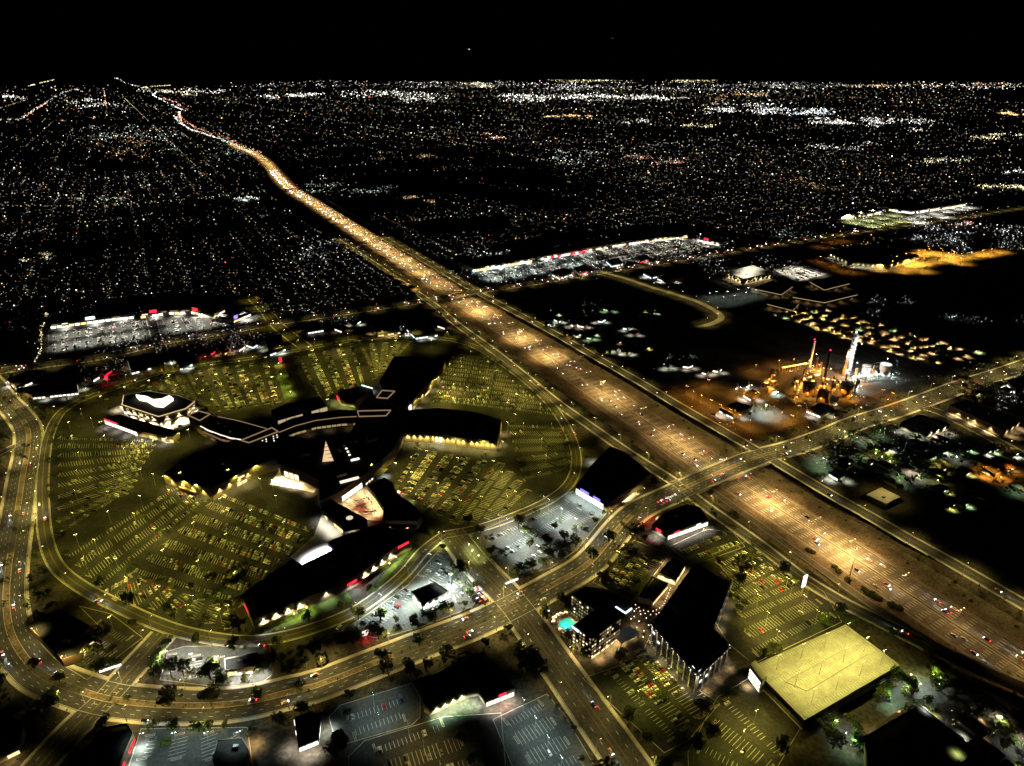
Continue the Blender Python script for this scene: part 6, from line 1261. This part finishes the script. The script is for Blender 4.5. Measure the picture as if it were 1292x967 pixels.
RES = [[(-400, 120), (235, 162), (330, 206), (337, 245), (395, 288), (480, 348), (530, 372), (430, 388), (340, 398), (320, 376), (200, 372), (150, 378), (60, 384), (40, 420), (-400, 440)],
       [(350, 196), (410, 246), (500, 298), (560, 330), (600, 318), (700, 296), (860, 284), (960, 300), (1050, 285), (1060, 262), (1220, 250), (1700, 228), (1700, 96.5), (-400, 96.5), (-400, 120), (235, 158), (330, 186)],
       [(1150, 590), (1290, 610), (1292, 720), (1240, 700), (1130, 640), (1040, 610)], [(1220, 276), (1700, 236), (1700, 330), (1260, 316)], [(1120, 900), (1292, 970), (1320, 900), (1290, 1000), (1040, 1000)]]
DARK = [[(500, 282), (640, 274), (648, 288), (540, 300)], [(110, 204), (200, 208), (190, 216), (105, 214)], [(1260, 100), (1400, 100), (1400, 135), (1250, 128)]]
def ok(q):
    return any(inside(q, r) for r in RES) and not any(inside(q, r) for r in DARK)
city = MB(); houses = MB(); cnt = 0
for _ in range(120000):
    # distance falls off so that each ring of the suburb holds about the same number of lamps
    u = R.random(); d = 1 / lerp(1 / 900.0, 1 / 42000.0, u ** .9); az = R.uniform(-.80, .80)
    p = Vector((math.sin(az) * d, math.cos(az) * d, 0))
    if d < 9000:     # houses stand along streets of the grid
        a = p.dot(ux); b = p.dot(uy); sp = 75 if d < 4000 else 150
        v_ = R.random()
        if v_ < .3: b = round(b / sp) * sp + R.uniform(-6, 6)
        elif v_ < .6: a = round(a / sp) * sp + R.uniform(-6, 6)
        p = ux * a + uy * b
    q = P(p)
    if not (-120 < q[0] < 1420) or not ok(q): continue
    # patchy neighbourhoods
    cellr = math.sin(p.x * .0021 + 1.3 * math.sin(p.y * .0013)) + math.sin(p.y * .0017 + 2.1 * math.sin(p.x * .0009))
    cell2 = math.sin(p.x * .0061 + 2 * math.sin(p.y * .0047)) * math.sin(p.y * .0055 + 1.7 * math.sin(p.x * .0039))
    if R.random() > .48 + .26 * cellr + .45 * cell2: continue
    v = R.random(); br = math.exp(R.gauss(-1.65, 1.25)); br = min(br, 7)
    cols = pal['w'] if v < .52 else pal['y'] if v < .70 else pal['o'] if v < .86 else pal['r'] if v < .92 else pal['g'] if v < .965 else pal['b']
    dot(city, p, br, cols, R.choice((.5, .6, .7, .8, 1.0, 1.3)) if R.random() > .035 else R.uniform(1.5, 2.1)); cnt += 1
    if d < 3200 and R.random() < .8:
        houses.box((p.x + 5, p.y + 9, 0), (15, 11, 3.2), AX); houses.box((p.x + 5, p.y + 9, 3.2), (16, 12, 2.2), AX, taper=.25)
    if cnt > 21000: break
tag(houses.obj('suburb_houses', stucco_b), 'dark low houses of the suburbs beyond the mall', 'houses', kind='stuff')
for fam in (0, 1):
    for k in range(-14, 26):
        off = k * 805.0 + (310 if fam else 150)
        major = k % 2 == 0
        if not major and R.random() < .5: continue
        t = -14000.0
        while t < 16000:
            d_ = max(900, math.hypot(t, off)); t += max(60, d_ * .016) * R.uniform(.4, 1.9) * (1 if major else 1.8)
            p = (ux * off + uy * t) if fam else (ux * t + uy * off); q = P(p)
            if p.y < 800 or not (-60 < q[0] < 1350) or not ok(q): continue
            dot(city, p, math.exp(R.gauss(-.55 if major else -1.1, .6)), pal['y'] if R.random() < .6 else pal['o'] if R.random() < .4 else pal['w'], R.choice((.6, .8, 1.0)), 9.0)
tag(city.obj('suburb_lights', E_dots), 'countless small house and street lights of the suburbs out to the horizon', 'city lights', kind='stuff')
# lit business districts, with glow dots added over nearer lots
dist = MB()
CL = [(572, 765, 318, 356, 330, 't', 1.3), (750, 908, 299, 334, 330, 'w', 1.3), (745, 905, 299, 330, 120, 'y', 1.4), (62, 330, 394, 446, 260, 'w', 1.0), (62, 330, 394, 446, 120, 't', .8), (885, 1000, 325, 358, 120, 'w', 1.0), (1050, 1240, 258, 290, 200, 'w', 1.4), (1160, 1292, 280, 312, 140, 'w', 1.2), (1040, 1292, 300, 330, 70, 'o', 1.5), (1000, 1120, 458, 520, 70, 'o', 1.6), (870, 960, 488, 545, 40, 'o', 1.2), (1060, 1130, 455, 485, 30, 'b', 1.6), (1020, 1200, 545, 615, 90, 'g', .8), (1020, 1200, 545, 615, 40, 'y', .8), (1200, 1292, 470, 520, 60, 't', .9), (690, 830, 385, 450, 60, 'g', .7), (835, 930, 452, 475, 30, 't', 1.0), (40, 240, 462, 482, 40, 'r', .7), (1100, 1292, 900, 967, 26, 'y', .7), (330, 395, 119, 125, 90, 'w', 2.6), (440, 560, 115, 128, 190, 'w', 2.4), (560, 640, 104, 110, 60, 'y', 1.4), (640, 770, 119, 128, 240, 'w', 3.0), (760, 860, 121, 127, 120, 'w', 2.6), (700, 905, 101.5, 104.5, 120, 'y', 1.6), (880, 1000, 130, 142, 150, 'w', 2.4), (960, 1045, 138, 146, 150, 'b', 2.6), (1030, 1110, 150, 157, 130, 'w', 2.4), (1100, 1180, 152, 164, 90, 'w', 2.0), (690, 745, 145, 149, 60, 'o', 2.0), (765, 815, 152, 159, 40, 'w', 1.6), (845, 900, 156, 161, 50, 'y', 1.8), (585, 632, 170, 176, 50, 'r', 2.0), (700, 770, 185, 206, 90, 't', 1.8), (770, 860, 198, 208, 110, 'r', 2.2), (1010, 1100, 180, 192, 70, 'w', 2.0), (1170, 1245, 200, 210, 80, 'y', 2.2), (1230, 1300, 168, 176, 90, 'y', 2.6), (1262, 1300, 143, 147, 60, 'o', 2.6), (1234, 1300, 233, 242, 110, 'y', 3.0), (1265, 1300, 216, 222, 40, 'w', 2.2), (112, 225, 160, 176, 120, 't', 1.3), (112, 200, 178, 200, 120, 'o', 1.1), (200, 300, 178, 198, 70, 'g', .8), (292, 326, 250, 257, 70, 't', 2.6), (100, 165, 250, 260, 70, 'g', 1.2), (20, 72, 322, 332, 60, 'y', 1.6), (360, 480, 305, 345, 170, 'b', 1.3), (395, 490, 233, 244, 120, 'g', 1.1), (500, 545, 250, 258, 50, 'o', 1.2), (475, 540, 193, 202, 60, 'o', .9), (235, 300, 112, 118, 50, 'w', 1.8), (180, 240, 112, 120, 60, 'y', 1.8), (0, 30, 120, 130, 40, 'w', 1.8), (90, 160, 126, 135, 70, 'w', 1.6), (920, 1292, 104, 112, 230, 'w', 1.3), (1000, 1292, 104, 110, 80, 'o', 1.5), (330, 700, 101, 110, 220, 'w', 1.0), (700, 1000, 106, 116, 170, 'w', 1.3), (560, 640, 320, 330, 30, 'b', 1.0), (1180, 1292, 290, 320, 90, 't', 1.5), (1150, 1230, 290, 304, 90, 'b', 1.6), (1200, 1262, 276, 286, 60, 'r', 1.6), (1200, 1292, 388, 410, 40, 'b', .9), (1090, 1150, 376, 400, 40, 'b', .9), (330, 420, 345, 390, 90, 'w', .9), (0, 60, 350, 440, 40, 'y', .7), (950, 1060, 282, 300, 50, 'g', .9), (980, 1060, 228, 244, 50, 'o', .9), (1120, 1200, 470, 490, 24, 'w', .7), (1230, 1292, 490, 520, 40, 'w', 1.0), (640, 760, 105, 116, 80, 'w', 1.5), (900, 960, 118, 128, 60, 'o', 1.3), (230, 560, 384, 398, 60, 't', .9), (400, 560, 395, 420, 70, 't', 1.0), (230, 330, 424, 446, 90, 'r', .9), (230, 330, 424, 446, 80, 'w', 1.1), (100, 160, 452, 480, 40, 'y', .8)]
for x0, x1, y0, y1, n_, c, br in CL:
    if y1 < 165: br *= 1.5; n_ = int(n_ * 1.4)
    hubs = [(R.uniform(x0, x1), lerp(y0, y1, R.random())) for _ in range(max(3, n_ // 14))]
    for _ in range(int(n_ * 1.5)):
        hx, hy = R.choice(hubs); p = G(hx + R.gauss(0, (x1 - x0) * .07 + 1), hy + R.gauss(0, (y1 - y0) * .12)); dot(dist, p, br * math.exp(R.gauss(-.75, .9)), pal[c] if R.random() < .8 else pal['w'], R.choice((.5, .6, .8, 1.0, 1.25)))
def line(px, n_, cols, br, jit=.6, size=1.0):
    seg = [(a, b) for a, b in zip(px, px[1:])]
    for k in range(n_):
        t = R.random() * len(seg); a, b = seg[int(t)]; f = t - int(t); p = G(lerp(a[0], b[0], f) + R.gauss(0, jit), lerp(a[1], b[1], f) + R.gauss(0, jit * .5)); dot(dist, p, br * math.exp(R.gauss(0, .5)), pal[cols], size)
fin = [(325, 197), (300, 186), (275, 175), (242, 165), (229, 157), (220, 147)]
line(fin, 170, 'w', 2.6, .9, .85); line([(x + 5, y - 3) for x, y in fin], 90, 'r', 1.8, .9, .8); line([(x + 3, y - 1) for x, y in fin[:4]], 90, 'y', 1.0, 1.5, .8)
line([(234, 141), (215, 132), (193, 121), (198, 116)], 80, 'w', 3, .7, .8); line([(238, 140), (220, 129), (205, 124)], 40, 'r', 2.0, 1.0, .8); line([(232, 160), (227, 150), (226, 142)], 50, 'r', 3, .7)
line([(194, 120), (186, 111), (172, 109), (159, 106), (152, 101), (145, 98.5)], 45, 'w', 1.8, .6, .7); line([(178, 111), (215, 108)], 36, 'y', 1.6, .6, .8)
line([(0, 152), (26, 151), (45, 138), (62, 127), (80, 117), (96, 113), (106, 116)], 75, 'w', 1.5, .9, .75); line([(30, 149), (60, 129)], 40, 'r', 2, .8); line([(36, 109), (68, 101)], 40, 'y', 1.4, .4); line([(131, 112), (134, 136)], 26, 'r', 1.4, .4)
line([(0, 262), (130, 262), (250, 252), (335, 243)], 60, 'y', .8, 1.5); line([(640, 208), (860, 180), (1100, 150)], 60, 'w', .9, 1.5); line([(0, 300), (60, 292), (200, 270)], 40, 'w', .7, 1.5)
line([(60, 398), (52, 420), (54, 440), (45, 460)], 70, 'y', 1.6, 1.0)
tag(dist.obj('district_lights', E_dots), 'dense coloured lights of far business districts and highways, plus added glow over nearer lots', 'city lights', kind='stuff')
# ------------------------------------------------------------------ two aircraft far off
for (x, y, lab) in ((590.5, 62, 'distant aircraft showing one bright white light in the black sky'), (772.5, 48.5, 'fainter distant aircraft showing a pinprick light in the black sky')):
    D_ = 6000.0; u = x - 646; v = y - 483.5; k = D_ / (F * C_ - v * S_); p = Vector((u * k, D_, H - k * (F * S_ + v * C_)))
    e = empty('aircraft', p, 1.0, lab, 'aircraft'); o = MB()
    for k_ in range(6): o.cyl((0, 0, 0), .01, .01, .01, 3)
    o = MB(); o.beam((-17, 0, 0), (17, 0, 0), 3.6); o.obj('fuselage', tank_w, e)
    for s in (-1, 1): o = MB(); o.face(((3, s * 1.5, 0), (-3, s * 16, .6), (-5.5, s * 16, .6), (-3, s * 1.5, 0))); o.obj('wing', tank_w, e)
    o = MB(); o.face(((-13, 0, 1.5), (-17, 0, 7), (-18.5, 0, 7), (-17, 0, 1.5))); o.obj('tail_fin', tank_w, e)
    o = MB(); o.octa((18, 0, -1), 3.2 if y > 55 else 2.2); o.obj('landing_light', emis('landing_light' + str(int(y)), (1, .97, .9), 5 if y > 55 else 2.5), e)
